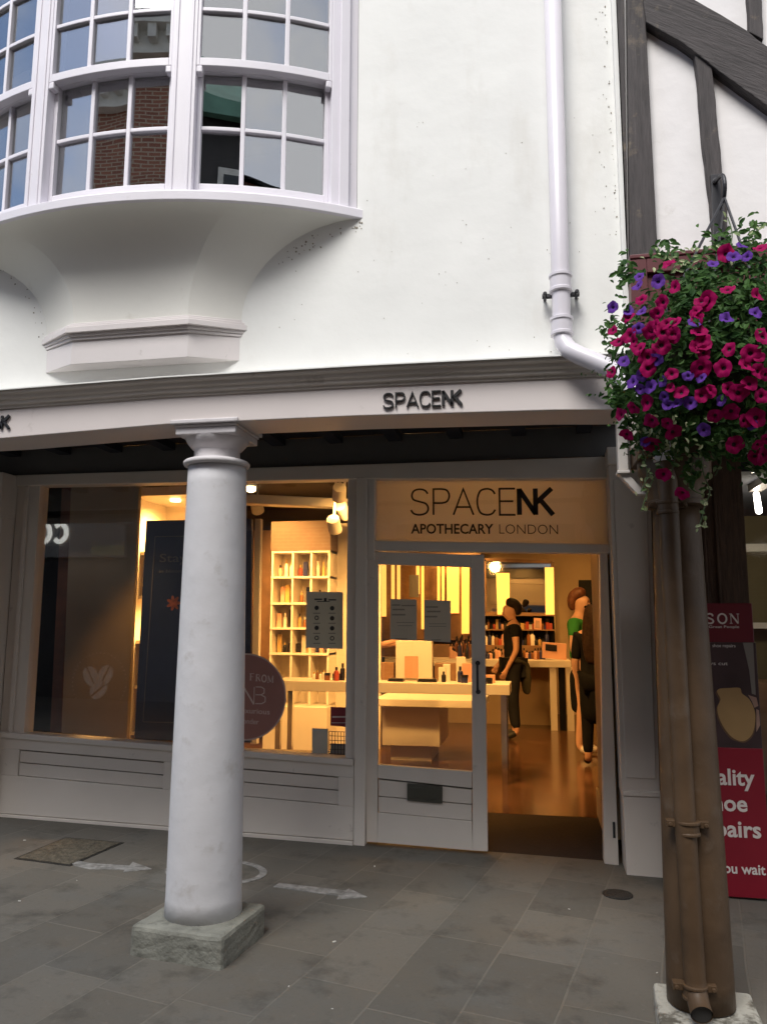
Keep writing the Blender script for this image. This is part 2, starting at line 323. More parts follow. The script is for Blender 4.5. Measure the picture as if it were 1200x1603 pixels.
# ------------------------------------------------------------------ mesh helpers
class MB:
    def __init__(s): s.v = []; s.f = []
    def add(s, vs, fs):
        o = len(s.v); s.v += [tuple(x) for x in vs]; s.f += [tuple(i+o for i in f) for f in fs]; return s
    def box(s, x0, x1, y0, y1, z0, z1):
        return s.add([(x0,y0,z0),(x1,y0,z0),(x1,y1,z0),(x0,y1,z0),(x0,y0,z1),(x1,y0,z1),(x1,y1,z1),(x0,y1,z1)],
                     [(3,2,1,0),(4,5,6,7),(0,1,5,4),(1,2,6,5),(2,3,7,6),(3,0,4,7)])
    def rbox(s, cx, cy, z0, z1, hx, hy, a):     # box turned about z
        ca, sa = math.cos(a), math.sin(a)
        c = [(-hx,-hy),(hx,-hy),(hx,hy),(-hx,hy)]
        p = [(cx+x*ca-y*sa, cy+x*sa+y*ca) for x, y in c]
        return s.add([(x,y,z0) for x,y in p]+[(x,y,z1) for x,y in p], [(3,2,1,0),(4,5,6,7),(0,1,5,4),(1,2,6,5),(2,3,7,6),(3,0,4,7)])
    def prism(s, poly, y0, y1):                 # polygon in x,z extruded along y
        n = len(poly)
        tri = tessellate_polygon([[Vector((a, b, 0)) for a, b in poly]])
        vs = [(a, y0, b) for a, b in poly]+[(a, y1, b) for a, b in poly]
        fs = []
        if n == 4: fs += [(0,1,2,3), (7,6,5,4)]
        else: fs += [tuple(t) for t in tri]+[tuple(i+n for i in reversed(t)) for t in tri]
        fs += [(i, i+n, (i+1)%n+n, (i+1)%n) for i in range(n)]
        return s.add(vs, fs)
    def slab(s, poly, z0, z1):                  # polygon in x,y extruded along z
        n = len(poly)
        tri = tessellate_polygon([[Vector((a, b, 0)) for a, b in poly]])
        zf = z0 if callable(z0) else (lambda x, y: z0); zg = z1 if callable(z1) else (lambda x, y: z1)
        vs = [(a, b, zf(a, b)) for a, b in poly]+[(a, b, zg(a, b)) for a, b in poly]
        fs = [tuple(reversed(t)) for t in tri]+[tuple(i+n for i in t) for t in tri]
        fs += [(i, (i+1)%n, (i+1)%n+n, i+n) for i in range(n)]
        return s.add(vs, fs)
    def tube(s, pts, rad, n=12, cap=True):
        pts = [Vector(p) for p in pts]; k = len(pts)
        rs = rad if isinstance(rad, (list, tuple)) else [rad]*k
        up = None; rings = []
        for i, p in enumerate(pts):
            t = (pts[min(i+1, k-1)]-pts[max(i-1, 0)]).normalized()
            if up is None:
                up = Vector((0, 0, 1)) if abs(t.z) < .9 else Vector((0, 1, 0))
            a = t.cross(up).normalized(); b = a.cross(t).normalized(); up = b
            rings.append([p+(a*math.cos(2*math.pi*j/n)+b*math.sin(2*math.pi*j/n))*rs[i] for j in range(n)])
        vs = [q for r in rings for q in r]
        fs = [(i*n+j, i*n+(j+1)%n, (i+1)*n+(j+1)%n, (i+1)*n+j) for i in range(k-1) for j in range(n)]
        if cap: fs += [tuple(range(n)), tuple((k-1)*n+j for j in reversed(range(n)))]
        return s.add(vs, fs)
    def lathe(s, prof, cx, cy, n=32, lean=(0, 0)):
        k = len(prof); z00 = prof[0][1]
        vs = [(cx+lean[0]*(z-z00)+r*math.cos(2*math.pi*j/n), cy+lean[1]*(z-z00)+r*math.sin(2*math.pi*j/n), z) for r, z in prof for j in range(n)]
        fs = [(i*n+j, i*n+(j+1)%n, (i+1)*n+(j+1)%n, (i+1)*n+j) for i in range(k-1) for j in range(n)]
        fs += [tuple(reversed(range(n))), tuple((k-1)*n+j for j in range(n))]
        return s.add(vs, fs)
    def sweepx(s, prof, xs, zoff):              # profile (y,z) swept along x with a z offset per station
        n = len(prof)
        vs = [(x, y, z+dz) for x, dz in zip(xs, zoff) for y, z in prof]
        fs = [(i*n+j, (i+1)*n+j, (i+1)*n+(j+1)%n, i*n+(j+1)%n) for i in range(len(xs)-1) for j in range(n)]
        fs += [tuple(range(n)), tuple((len(xs)-1)*n+j for j in reversed(range(n)))]
        return s.add(vs, fs)
    def build(s, name, material, parent=None, bevel=0.0, smooth=False, label=None, recalc=True, segs=2):
        me = bpy.data.meshes.new(name)
        org = ORG.get(parent.name, Vector((0,0,0))) if parent else Vector((0,0,0))
        me.from_pydata([tuple(Vector(v)-org) for v in s.v], [], s.f); me.update()
        if recalc:
            b = bmesh.new(); b.from_mesh(me); bmesh.ops.recalc_face_normals(b, faces=b.faces); b.to_mesh(me); b.free()
        me.materials.append(MT[material] if isinstance(material, str) else material)
        o = bpy.data.objects.new(name, me); COL.objects.link(o)
        if parent: o.parent = parent; ORG[o.name] = org
        if smooth:
            for p in me.polygons: p.use_smooth = True
            if smooth != 'all':
                try: me.set_sharp_from_angle(angle=R(smooth if smooth is not True else 40))
                except Exception: pass
        if bevel:
            bm_ = o.modifiers.new('bevel', 'BEVEL'); bm_.width = bevel; bm_.segments = segs; bm_.limit_method = 'ANGLE'; bm_.angle_limit = R(35)
        if label: o['label'] = label
        return o
ORG = {}
def thing(name, loc, label, cat, group=None):
    o = bpy.data.objects.new(name, None); COL.objects.link(o); o.location = loc; o.empty_display_size = .1
    ORG[o.name] = Vector(loc); o['label'] = label; o['category'] = cat
    if group: o['group'] = group
    return o
def tag(o, label, cat, group=None):
    o['label'] = label; o['category'] = cat
    if group: o['group'] = group
    return o
def struct(o): o['kind'] = 'structure'; return o
def Q(pts, Y): return [onY(x, y, Y) for x, y in pts]
def arc(cx, cz, r, a0, a1, n): return [(cx+r*math.cos(R(a0+(a1-a0)*i/n)), cz+r*math.sin(R(a0+(a1-a0)*i/n))) for i in range(n+1)]
def ellipse(cx, cz, rx, rz, n=28, rot=0):
    c, s = math.cos(rot), math.sin(rot)
    return [(cx+rx*math.cos(2*math.pi*i/n)*c-rz*math.sin(2*math.pi*i/n)*s, cz+rx*math.cos(2*math.pi*i/n)*s+rz*math.sin(2*math.pi*i/n)*c) for i in range(n)]
def smoothline(p, k=6):
    out = []
    for i in range(len(p)-1):
        p0 = p[max(i-1,0)]; p1 = p[i]; p2 = p[i+1]; p3 = p[min(i+2,len(p)-1)]
        for j in range(k):
            t = j/k
            out.append(tuple(.5*((2*b)+(-a+c)*t+(2*a-5*b+4*c-d)*t*t+(-a+3*b-3*c+d)*t**3) for a, b, c, d in zip(p0, p1, p2, p3)))
    out.append(tuple(p[-1])); return out

# text: ribbons and the built-in font
def ribbon(mb, pts, wd, y0, y1):
    n = len(pts); L = []; Rr = []
    for i in range(n):
        a = pts[max(i-1,0)]; b = pts[min(i+1,n-1)]; c = pts[i]
        d1 = Vector((c[0]-a[0], c[1]-a[1])) if i else Vector((b[0]-c[0], b[1]-c[1]))
        d2 = Vector((b[0]-c[0], b[1]-c[1])) if i < n-1 else d1
        d1.normalize(); d2.normalize(); t = (d1+d2)
        if t.length < 1e-6: t = d1.copy()
        t.normalize(); nn = Vector((-t.y, t.x)); k = wd/2/max(.45, nn.dot(Vector((-d1.y, d1.x))))
        L.append((c[0]+nn.x*k, c[1]+nn.y*k)); Rr.append((c[0]-nn.x*k, c[1]-nn.y*k))
    for i in range(n-1):
        mb.prism([Rr[i], Rr[i+1], L[i+1], L[i]], y0, y1)
GLY = {
 'S': (.78, [smoothline([(.74,.82),(.62,.95),(.38,1),(.14,.94),(.04,.76),(.12,.59),(.39,.51),(.66,.43),(.76,.25),(.66,.07),(.38,0),(.12,.05),(.0,.19)], 4)]),
 'P': (.74, [[(.04,0),(.04,1)]+smoothline([(.04,1),(.42,1),(.64,.94),(.73,.74),(.64,.53),(.42,.46),(.04,.46)], 4)[1:]]),
 'A': (.86, [[(0,0),(.43,1),(.86,0)],[(.13,.30),(.73,.30)]]),
 'C': (.78, [smoothline([(.76,.80),(.63,.95),(.40,1),(.15,.93),(.03,.72),(.0,.5),(.03,.28),(.15,.07),(.40,0),(.63,.05),(.76,.20)], 4)]),
 'E': (.66, [[(.66,1),(.0,1),(.0,0),(.66,0)],[(0,.52),(.58,.52)]]),
}
def logo(mb, x0, z0, H, W, y0, y1, wt, wb, dz=0.0):
    # thin SPACE and bold NK in one line of letters, total width W, cap height H; dz = fall over the width
    letters = 'SPACE'; gap = .17
    tot = sum(GLY[c][0] for c in letters)+gap*5+1.42
    sx = W/tot; x = 0
    def T(p): return (x0+(x+p[0])*sx, z0+p[1]*H+dz*(x+p[0])/tot)
    for c in letters:
        for st in GLY[c][1]: ribbon(mb, [T(p) for p in st], wt, y0, y1)
        x += GLY[c][0]+gap
    for st in ([(.0,0),(.0,1)], [(0,.97),(.68,.03)], [(.68,0),(.68,1)], [(.70,.45),(1.36,1.0)], [(.90,.55),(1.40,0.0)]):
        ribbon(mb, [T(p) for p in st], wb, y0, y1)
def fontmesh(txt, offset=0.0, res=3):
    cu = bpy.data.curves.new('txt', 'FONT'); cu.body = txt; cu.offset = offset; cu.resolution_u = res
    o = bpy.data.objects.new('txt', cu); COL.objects.link(o)
    bpy.context.view_layer.update()
    me = bpy.data.meshes.new_from_object(o.evaluated_get(bpy.context.evaluated_depsgraph_get()))
    vs = [tuple(v.co) for v in me.vertices]; fs = [tuple(p.vertices) for p in me.polygons]
    bpy.data.objects.remove(o); bpy.data.curves.remove(cu); bpy.data.meshes.remove(me)
    return vs, fs
CAPH = 0.729
def text(mb, txt, x0, z0, H, W=None, Y=0.0, offset=0.0, slope=0.0, mirror=False, right=False, th=0.0015, face=-1):
    vs, fs = fontmesh(txt, offset)
    if not vs: return
    mn = min(v[0] for v in vs); mxx = max(v[0] for v in vs); sz = H/CAPH
    sx = W/(mxx-mn) if W else sz
    if right: x0 = x0-(mxx-mn)*sx
    P = [(x0+(v[0]-mn)*sx, z0+v[1]*sz+slope*(v[0]-mn)*sx) for v in vs]
    n = len(P)
    cnt = {}
    for f in fs:
        for i in range(len(f)):
            e = (f[i], f[(i+1)%len(f)]); cnt[tuple(sorted(e))] = cnt.get(tuple(sorted(e)), [])+[e]
    V3 = [(a, Y, b) for a, b in P]+[(a, Y-face*th, b) for a, b in P]
    F3 = list(fs)+[(e[0][0], e[0][0]+n, e[0][1]+n, e[0][1]) for e in cnt.values() if len(e) == 1]
    mb.add(V3, F3)

# ------------------------------------------------------------------ the setting: ground
GS = -0.022
def gz(x, y=0): return GS*(x+0.6)
g = MB(); g.add([(-70,-70,gz(-70)),(70,-70,gz(70)),(70,70,gz(70)),(-70,70,gz(-70))], [(0,1,2,3)])
struct(g.build('pavement', 'paving'))

def spot(loc, tgt, energy, ang=75, col=(1, .50, .125)):
    l_ = bpy.data.lights.new('spot', 'SPOT'); l_.energy = energy*1.4; l_.spot_size = R(ang); l_.spot_blend = .7; l_.color = col; l_.shadow_soft_size = .11
    o = bpy.data.objects.new('spot', l_); COL.objects.link(o); o.location = loc
    o.rotation_euler = (Vector(loc)-Vector(tgt)).to_track_quat('Z', 'Y').to_euler()
# ------------------------------------------------------------------ the shop building
YS, YW, YF = 5.616, 3.62, 3.585
B = thing('shop_building', (-2.0, YW, gz(-2)), 'white rendered shop building with a bow window above an arcaded grey shopfront', 'building')
WX0, WX1 = -7.0, 0.425
BXC, BR = -2.07, 2.262
BYC = YW-.38+BR
HCH = 1.255
ZT = 6.4
u = MB()
u.box(WX0, BXC-HCH+.03, YW, 3.95, 2.70, ZT); u.box(BXC+HCH-.03, WX1, YW, 3.95, 2.70, ZT)
u.box(BXC-HCH+.03, BXC+HCH-.03, YW, 3.95, 2.70, 3.5485); u.box(BXC-HCH+.03, BXC+HCH-.03, YW, 3.95, 5.75, ZT)
u.build('upper_wall', 'render', B)
u = MB().box(.425, .447, 3.575, 3.9, 2.76, ZT); u.build('corner_strip', 'render', B, bevel=.003)

# bow window
def bp(th, r, z): return (BXC+r*math.sin(th), BYC-r*math.cos(th), z)
def onBow(px, py, r):
    d = ray(px, py); a = d.x**2+d.y**2; b_ = 2*(d.x*(-BXC)+d.y*(-BYC)); c = BXC**2+BYC**2-r*r
    t = (-b_-math.sqrt(b_*b_-4*a*c))/(2*a); p = CAM+d*t
    return math.atan2(p.x-BXC, BYC-p.y), p.z
def curved(mb, t0, t1, r0, r1, z0, z1, n=None):
    n = n or max(1, int(abs(t1-t0)/R(1.6)))
    vs = []; fs = []
    for i in range(n+1):
        t = t0+(t1-t0)*i/n
        vs += [bp(t, r0, z0), bp(t, r1, z0), bp(t, r1, z1), bp(t, r0, z1)]
    for i in range(n):
        o = i*4
        for j in range(4): fs.append((o+j, o+4+j, o+4+(j+1)%4, o+(j+1)%4))
    fs += [(0,1,2,3), (n*4+3, n*4+2, n*4+1, n*4)]
    mb.add(vs, fs)
TE = math.asin(HCH/BR)
s = MB(); curved(s, -TE-R(2.5), TE+R(2.5), BR, BR-.2, 3.549, 3.597); curved(s, -TE-R(2.5), TE+R(2.5), BR-.02, BR-.2, 3.5971, 3.612)
s.build('window_sill', 'winpaint', B, bevel=.004)
TW = R(30.3)      # outer edge of the outer sashes
FR = BR-.046         # frame face radius
fr = MB()
S0 = [(onBow(71, 200, FR)[0], onBow(264, 200, FR)[0]), (onBow(303, 200, FR)[0], onBow(519, 200, FR)[0])]
A3 = S0[1][1]
S0.append((-A3, onBow(46, 200, FR)[0]))
A4 = TE-R(.35); A5 = onBow(531, 200, FR)[0]; A6 = A5+R(1.3)
mull = [(S0[0][1], S0[1][0]), (S0[2][1], S0[0][0])]
for a, b in mull: curved(fr, a, b, FR, FR-.11, 3.612, 5.75)
for sg in (1, -1):
    a, b = A3*sg, A4*sg
    curved(fr, min(a, b), max(a, b), FR-.002, FR-.14, 3.612, 5.75)
    a, b = A5*sg, A6*sg
    curved(fr, min(a, b), max(a, b), FR+.014, FR-.001, 3.612, 5.75)
for a, b in mull:     # staff beads
    curved(fr, a+R(.45), a+R(.8), FR+.006, FR-.001, 3.612, 5.75); curved(fr, b-R(.8), b-R(.45), FR+.006, FR-.001, 3.612, 5.75)
curved(fr, -A4, A4, FR+.03, FR-.14, 5.55, 5.75)
fr.build('bow_frame', 'winpaint', B, bevel=.003)
# closing roof and dark room behind the panes
rm = MB(); curved(rm, -TE, TE, BR+.03, BR-.25, 5.7501, 5.83); rm.build('bow_roof', 'winpaint', B)
ro = MB()
ro.box(BXC-HCH-.3, BXC+HCH+.3, 6.5, 6.55, 3.4, 5.9); ro.box(BXC-HCH-.35, BXC-HCH-.3, 3.95, 6.5, 3.4, 5.9); ro.box(BXC+HCH+.3, BXC+HCH+.35, 3.95, 6.5, 3.4, 5.9)
ro.box(BXC-HCH-.3, BXC+HCH+.3, 3.951, 6.5, 3.40, 3.495); ro.slab([(BXC-HCH+.12, 3.949), (BXC+HCH-.12, 3.949)]+[bp(TE*.93*(1-2*k/12), BR-.201, 0)[:2] for k in range(13)], 3.556, 3.59); ro.box(BXC-HCH-.3, BXC+HCH+.3, 3.96, 6.5, 5.9, 5.95)
ro.build('upper_room', 'roomdark', B)
zs_low = (3.60, 3.66, 3.965, 4.275)      # lower sash: bottom, glass bottom, bar, top of glass
def sash(t0, t1, z0, z1, rf, bot, top, rows, glassname, label):
    f = MB(); st = R(.42) if z0 > 4 else R(.62)
    curved(f, t0, t0+st, rf, rf-.045, z0, z1); curved(f, t1-st, t1, rf, rf-.045, z0, z1)
    curved(f, t0+st, t1-st, rf, rf-.045, z0, z0+bot); curved(f, t0+st, t1-st, rf, rf-.045, z1-top, z1)
    o = f.build('sash_window', 'winpaint', B, bevel=.003, label=label)
    gb = MB(); g0, g1 = t0+st, t1-st; bw = R(.30)
    za, zb = z0+bot, z1-top
    for k in (1, 2):
        t = g0+(g1-g0)*k/3; curved(gb, t-bw, t+bw, rf-.008, rf-.040, za, zb, 1)
    for k in range(1, rows):
        z = za+(zb-za)*k/rows
        for c in range(3):
            a = g0+(g1-g0)*c/3+(bw if c else 0); b = g0+(g1-g0)*(c+1)/3-(bw if c < 2 else 0)
            curved(gb, a, b, rf-.009, rf-.039, z-.011, z+.011)
    gb.build('glazing_bars', 'winpaint', o, bevel=.004)
    for k in range(rows):
        for c in range(3):
            p = MB()
            a = g0+(g1-g0)*c/3+(bw if c else 0); b = g0+(g1-g0)*(c+1)/3-(bw if c < 2 else 0)
            j = [rnd.uniform(-.0016, .0016) for _ in range(2)]
            zz0 = za+(zb-za)*k/rows+(.011 if k else 0); zz1 = za+(zb-za)*(k+1)/rows-(.011 if k < rows-1 else 0)
            rr = rf-.026
            v = [bp(a, rr+j[0], zz0), bp(b, rr-j[0], zz0), bp(b, rr-j[0]+j[1], zz1), bp(a, rr+j[0]+j[1], zz1)]
            # each old pane: its own flat sheet, set at a slightly different tilt
            d = Vector(((a+b)/2*0, 0, 0)); tm = (a+b)/2
            nrm = Vector((math.sin(tm), -math.cos(tm), 0))
            back = [tuple(Vector(q)-nrm*.004) for q in v]
            p.add(v+back, [(0,1,2,3),(7,6,5,4),(0,4,5,1),(1,5,6,2),(2,6,7,3),(3,7,4,0)])
            p.build('pane', glassname, o)
    return o
for t0, t1, nm in (S0[0]+('middle',), S0[1]+('right hand',), S0[2]+('left hand',)):
    sash(t0, t1, 3.612, 4.335, FR-.050, .078, .035, 2, 'sash', 'lower '+nm+' curved sash')
    up = sash(t0, t1, 4.300, 5.55, FR-.004, .044, .09, 4, 'sash', 'upper '+nm+' curved sash')
    for a in (t0, t1-R(.8)):
        h = MB(); curved(h, a, a+R(.8), FR-.003, FR-.046, 4.262, 4.2995, 1); h.build('sash_horn', 'winpaint', up, bevel=.006)
bl = MB(); curved(bl, -A3+.01, S0[2][1]-.01, FR-.16, FR-.17, 3.62, 4.6); bl.build('window_blind', 'blind', B)
# coved underside and corbel
ZC = 3.052
XK = BXC+.062
low = [(XK-.56, YW+.01), (XK-.31, YW-.108), (XK+.32, YW-.108), (XK+.585, YW+.01)]
upA = [-TE, -TE*.52, TE*.52, TE]
cv = MB()
for sgm in range(3):
    NU, NV = 14, 14; base = []
    for i in range(NU+1):
        tt = i/NU
        lx = low[sgm][0]+(low[sgm+1][0]-low[sgm][0])*tt; ly = low[sgm][1]+(low[sgm+1][1]-low[sgm][1])*tt
        th = upA[sgm]+(upA[sgm+1]-upA[sgm])*tt
        ux, uy, _ = bp(th*1.03, BR-.012, 0)
        for j in range(NV+1):
            a = j/NV*math.pi/2; q = 1-math.cos(a)
            base.append((lx+(ux-lx)*q, ly+(uy-ly)*q, ZC-.005+(3.550-ZC+.005)*math.sin(a)))
    cv.add(base, [(i*(NV+1)+j, (i+1)*(NV+1)+j, (i+1)*(NV+1)+j+1, i*(NV+1)+j+1) for i in range(NU) for j in range(NV)])
cv.build('coved_underside', 'cove', B, smooth='all', recalc=False)
cb = MB()
def octa(out, z0, z1):
    p = [(XK-.53-out, YW), (XK-.315-out*.5, YW-.105-out), (XK+.325+out*.5, YW-.105-out), (XK+.56+out, YW)]
    cb.slab(p, z0, z1)
octa(0, 2.842, 2.968); octa(.010, 2.9681, 2.984); octa(.020, 2.9841, 3.000); octa(.036, 3.0001, 3.030); octa(.024, 3.0301, 3.045); octa(.008, 3.0451, 3.060)
cb.build('corbel', 'corbel', B, bevel=.003)

gm_ = MB(); rg_ = random.Random(21)
def fleck(x, z, s_):
    pts_ = [(x+s_*rg_.uniform(.5,1.2)*math.cos(2*math.pi*i/7), z+s_*rg_.uniform(.5,1.3)*math.sin(2*math.pi*i/7)) for i in range(7)]
    gm_.prism(pts_, YW-.0025, YW+.001)
for k in range(46):
    t = rg_.random()**1.4; x, z = onY(568-155*t+rg_.gauss(0,5), 344+75*t+rg_.gauss(0,6), YW); fleck(x, z, rg_.uniform(.0015, .0055))
for k in range(48):
    y_ = rg_.uniform(0, 380); x, z = onY(946+.055*y_-rg_.random()**3*22, y_, YW); fleck(x, z, rg_.uniform(.001, .004))
for k in range(60):
    x, z = onY(rg_.uniform(400, 950), rg_.uniform(180, 560), YW); fleck(x, z, rg_.uniform(.0008, .0026))
for k in range(24):
    t = rg_.random(); x, z = onY(0+70*t+rg_.gauss(0,4), 420+115*t*t+rg_.gauss(0,8), YW); fleck(x, z, rg_.uniform(.001, .004))
for k in range(36):
    x, z = onY(rg_.uniform(860, 960), rg_.uniform(548, 560), YW); fleck(x, z, rg_.uniform(.001, .0035))
go_ = gm_.build('grime_specks', mat('grime', (.26,.23,.18), .9), B); go_['kind'] = 'stuff'
# cornice, fascia, beam soffit
xs = [-7.0, -2.75, -1.81, -.82, .10, .415]
zf = [-.03, -.012, .022, .018, .0, -.014]
co = MB()
prof = [(3.62,2.655),(3.575,2.655),(3.575,2.668),(3.560,2.672),(3.556,2.690),(3.542,2.696),(3.535,2.714),(3.518,2.720),(3.518,2.734),(3.62,2.734)]
zc = [-.03, -.01, .006, .004, -.006, -.012]
co.sweepx(prof, xs, zc); co.build('cornice', 'cornice', B, bevel=.002)
fl = MB(); fl.sweepx([(3.505,2.7345),(3.62,2.7345),(3.62,2.752),(3.505,2.741)], xs, zc); fl.build('cornice_flashing', 'render', B)
fa = MB(); fa.sweepx([(YF,2.500),(3.86,2.500),(3.86,2.655),(YF,2.655)], [-3.25]+xs[1:], [-.018]+zf[1:]); fa.sweepx([(YF+.002,2.628),(3.86,2.628),(3.86,2.655),(YF+.002,2.655)], [-7.0,-3.2501], [-.03,-.018])
fa.build('fascia_board', 'fascia', B, bevel=.004)
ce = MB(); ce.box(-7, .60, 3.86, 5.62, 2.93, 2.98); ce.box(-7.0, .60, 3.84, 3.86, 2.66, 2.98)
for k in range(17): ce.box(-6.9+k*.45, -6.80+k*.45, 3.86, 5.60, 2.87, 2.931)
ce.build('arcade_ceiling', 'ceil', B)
# fascia lettering
lt = MB()
for (pl, pr, yb, yt) in (((599, 637), (722, 631), 0, 0),):
    a = onY(599, 638, YF-.02); b_ = onY(722, 632, YF-.02)
    logo(lt, a[0], a[1], .071, b_[0]-a[0], YF-.012, YF-.002, .0065, .0135, b_[1]-a[1])
lt.build('fascia_lettering', 'black', B); lt = MB()
kx = onY(12, 671, YF-.02); Wl = b_[0]-a[0]
logo(lt, kx[0]-Wl, kx[1]+.004, .071, Wl, YF-.012, YF-.002, .0065, .0135, .0)
lt.build('fascia_lettering', 'black', B)
# right end bracket below the fascia
bk = MB()
bk.box(.372, .415, 3.59, 3.66, 2.21, 2.486); bk.box(.366, .421, 3.584, 3.666, 2.195, 2.2099)
bk.add([(.372,3.60,2.195),(.415,3.60,2.195),(.415,3.65,2.195),(.372,3.65,2.195),(.45,3.60,2.10),(.49,3.60,2.10),(.49,3.65,2.10),(.45,3.65,2.10)], [(0,1,5,4),(1,2,6,5),(2,3,7,6),(3,0,4,7),(4,5,6,7)])
bk.box(.432, .465, 3.64, 3.70, 2.22, 2.62)
bk.build('fascia_end_bracket', 'cornice', B, bevel=.003)

# ------- shopfront (plane YS)
def P(pts, y0, y1, name, material, parent=B, bevel=.004, label=None):
    return MB().prism(Q(pts, y0), y0, y1).build(name, material, parent, bevel=bevel, label=label)
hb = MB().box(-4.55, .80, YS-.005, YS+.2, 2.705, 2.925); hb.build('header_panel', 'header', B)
hf = MB()
hf.prism([(-4.25,2.625),(-1.28,2.590),(.56,2.535),(.56,2.690),(-4.25,2.712)], YS-.05, YS+.08)
hf.build('head_frame', 'front', B, bevel=.006)
# window frame: jamb, mullion, sill, transom
WL, WRt = onY(67, 762, YS)[0], onY(545, 752, YS)[0]
jb = MB().box(-4.10, WL-.0, YS-.03, YS+.09, .06, 2.66); jb.box(-4.02, -3.985, YS-.05, YS-.0301, .66, 2.62)
jb.build('window_jamb', 'front', B, bevel=.005)
mu = MB().box(WRt+.003, -1.285, YS-.03, YS+.09, .0, 2.60); mu.box(-1.285, -1.205, YS-.055, YS+.09, -.01, 2.60)
mu.build('window_mullion', 'front', B, bevel=.006)
si = MB().prism([(-4.10,.655),(-1.29,.545),(-1.29,.590),(-4.10,.700)], YS-.075, YS+.07); si.build('window_board', 'front', B, bevel=.008)
gl = MB().prism([(WL,.69),(WRt,.585),(WRt,2.61),(WL,2.64)], YS+.02, YS+.028)
dw = gl.build('display_window', 'glass', B)
rs = MB()
YR = YS-.055
def panelgrid(mb, x0, x1, X0, X1, top, g):       # riser with a recessed boarded panel: real grooves between boards
    pass
def zl(x, za, zb): return za+(zb-za)*(x+4.10)/(2.815)
def strip(mb, x0, x1, za, zb, y0=YR, y1=YS+.05):   # za, zb: heights (at x=-4.10, at x=-1.285) of bottom and top
    mb.prism([(x0, zl(x0,*za)), (x1, zl(x1,*za)), (x1, zl(x1,*zb)), (x0, zl(x0,*zb))], y0, y1)
top=(.655,.545); l1=(.578,.462); l2=(.480,.366); l3=(.383,.268); bot=(.10,.045); b0=(.06,-.02)
px0, px1 = onY(30,1176,YR)[0], onY(256,1197,YR)[0]
qx1 = onY(529,1224,YR)[0]; qx0 = qx1-(px1-px0)
strip(rs, -4.10, -1.287, l1, top)
for a, b_ in ((-4.10, px0), (px1, qx0), (qx1, -1.287)): strip(rs, a, b_, l3, l1)
strip(rs, -4.10, -1.287, bot, l3)
strip(rs, -4.10, -1.287, b0, (bot[0]-.004, bot[1]-.004), YR-.012)
rs.build('stall_riser', 'front', B, bevel=.004)
bd = MB()
for x0, x1 in ((px0, px1), (qx0, qx1)):
    e = .004
    strip(bd, x0+e, x1-.001, (l2[0]+.004, l2[1]+.004), (l1[0]-.010, l1[1]-.010), YR+.012, YS)
    strip(bd, x0+e, x1-.001, (l3[0]+.004, l3[1]+.004), (l2[0]-.003, l2[1]-.003), YR+.012, YS)
bd.build('riser_boards', 'front', B, bevel=.003)
bkg = MB(); strip(bkg, -4.0, -1.3, (l3[0]-.02, l3[1]-.02), (l1[0]+.02, l1[1]+.02), YS+.0, YS+.03); bkg.build('riser_backing', 'front_dk', B)
# left and right pilasters
pl = MB().box(-4.45, -4.105, 5.43, YS+.05, .72, 2.35); pl.box(-4.48, -4.10, 5.40, YS+.05, 2.3501, 2.705); pl.box(-4.47, -4.103, 5.41, YS+.05, .04, .7199)
pl.box(-4.35, -4.20, 5.42, 5.4299, .82, 2.25)
pl.build('pilaster', 'front', B, bevel=.005)
YP = 5.42
pr = MB()
pr.prism([(.503,.452),(.735,.452),(.765,2.60),(.497,2.60)], YP, YS+.05)
pr.prism([(.53,.56),(.715,.56),(.735,2.50),(.525,2.50)], YP-.008, YP-.0001)
pr.prism([(.512,-.11),(.735,-.11),(.738,.4519),(.508,.4519)], YP-.02, YS+.05)
pr.box(.505, .745, YP-.028, YS+.05, .452, .482)
pr.box(.49, .775, YP-.02, YS+.05, 2.6001, 2.72)
pr.build('pilaster', 'front', B, bevel=.004)
# transom light and its lettering
tf = MB()
tf.prism(Q([(563,846),(955,852),(956,866),(563,862)], YS-.03), YS-.03, YS+.08)
tf.box(-1.2049, -1.150+.0, YS-.04, YS+.08, 1.99, 2.60)
tf.build('transom_frame', 'front', B, bevel=.005)
tq = Q([(575,843),(953,849),(948,751),(577,751)], YS+.02)
tw = MB().prism(tq, YS+.02, YS+.028).build('transom_light', 'glass', B)
tb = MB().prism([(tq[0][0]-.02, tq[0][1]-.02), (tq[1][0]+.02, tq[1][1]-.02), (tq[2][0]+.02, tq[2][1]+.02), (tq[3][0]-.02, tq[3][1]+.02)], YS+.034, YS+.040)
tb.build('transom_film', leafmat('amber_film', (.92,.86,.76), (.92,.86,.76), .42), tw)
spot((-.35,6.7,2.9), (-.35,5.65,2.25), 13, 90)  # unseen spot added behind the film to brighten it
tl = MB(); a = onY(643, 806, YS+.018); b_ = onY(866, 806, YS+.018); hh = onY(643, 766, YS+.018)[1]-a[1]
logo(tl, a[0], a[1], hh, b_[0]-a[0], YS+.0165, YS+.0185, .013, .034, b_[1]-a[1])
tl.build('transom_lettering', 'black', tw)
t2 = MB(); a = onY(643, 835, YS+.018); b_ = onY(772, 835.5, YS+.018)
text(t2, 'APOTHECARY', a[0], a[1], .073, b_[0]-a[0], YS+.0165, .018, (b_[1]-a[1])/(b_[0]-a[0]))
a = onY(781, 835.5, YS+.018); b_ = onY(873, 836.5, YS+.018)
t2.build('transom_lettering', 'black', tw)
t3 = MB(); text(t3, 'LONDON', a[0], a[1], .073, b_[0]-a[0], YS+.0165, -.012, (b_[1]-a[1])/(b_[0]-a[0])); t3.build('transom_lettering', 'grey_txt', tw)
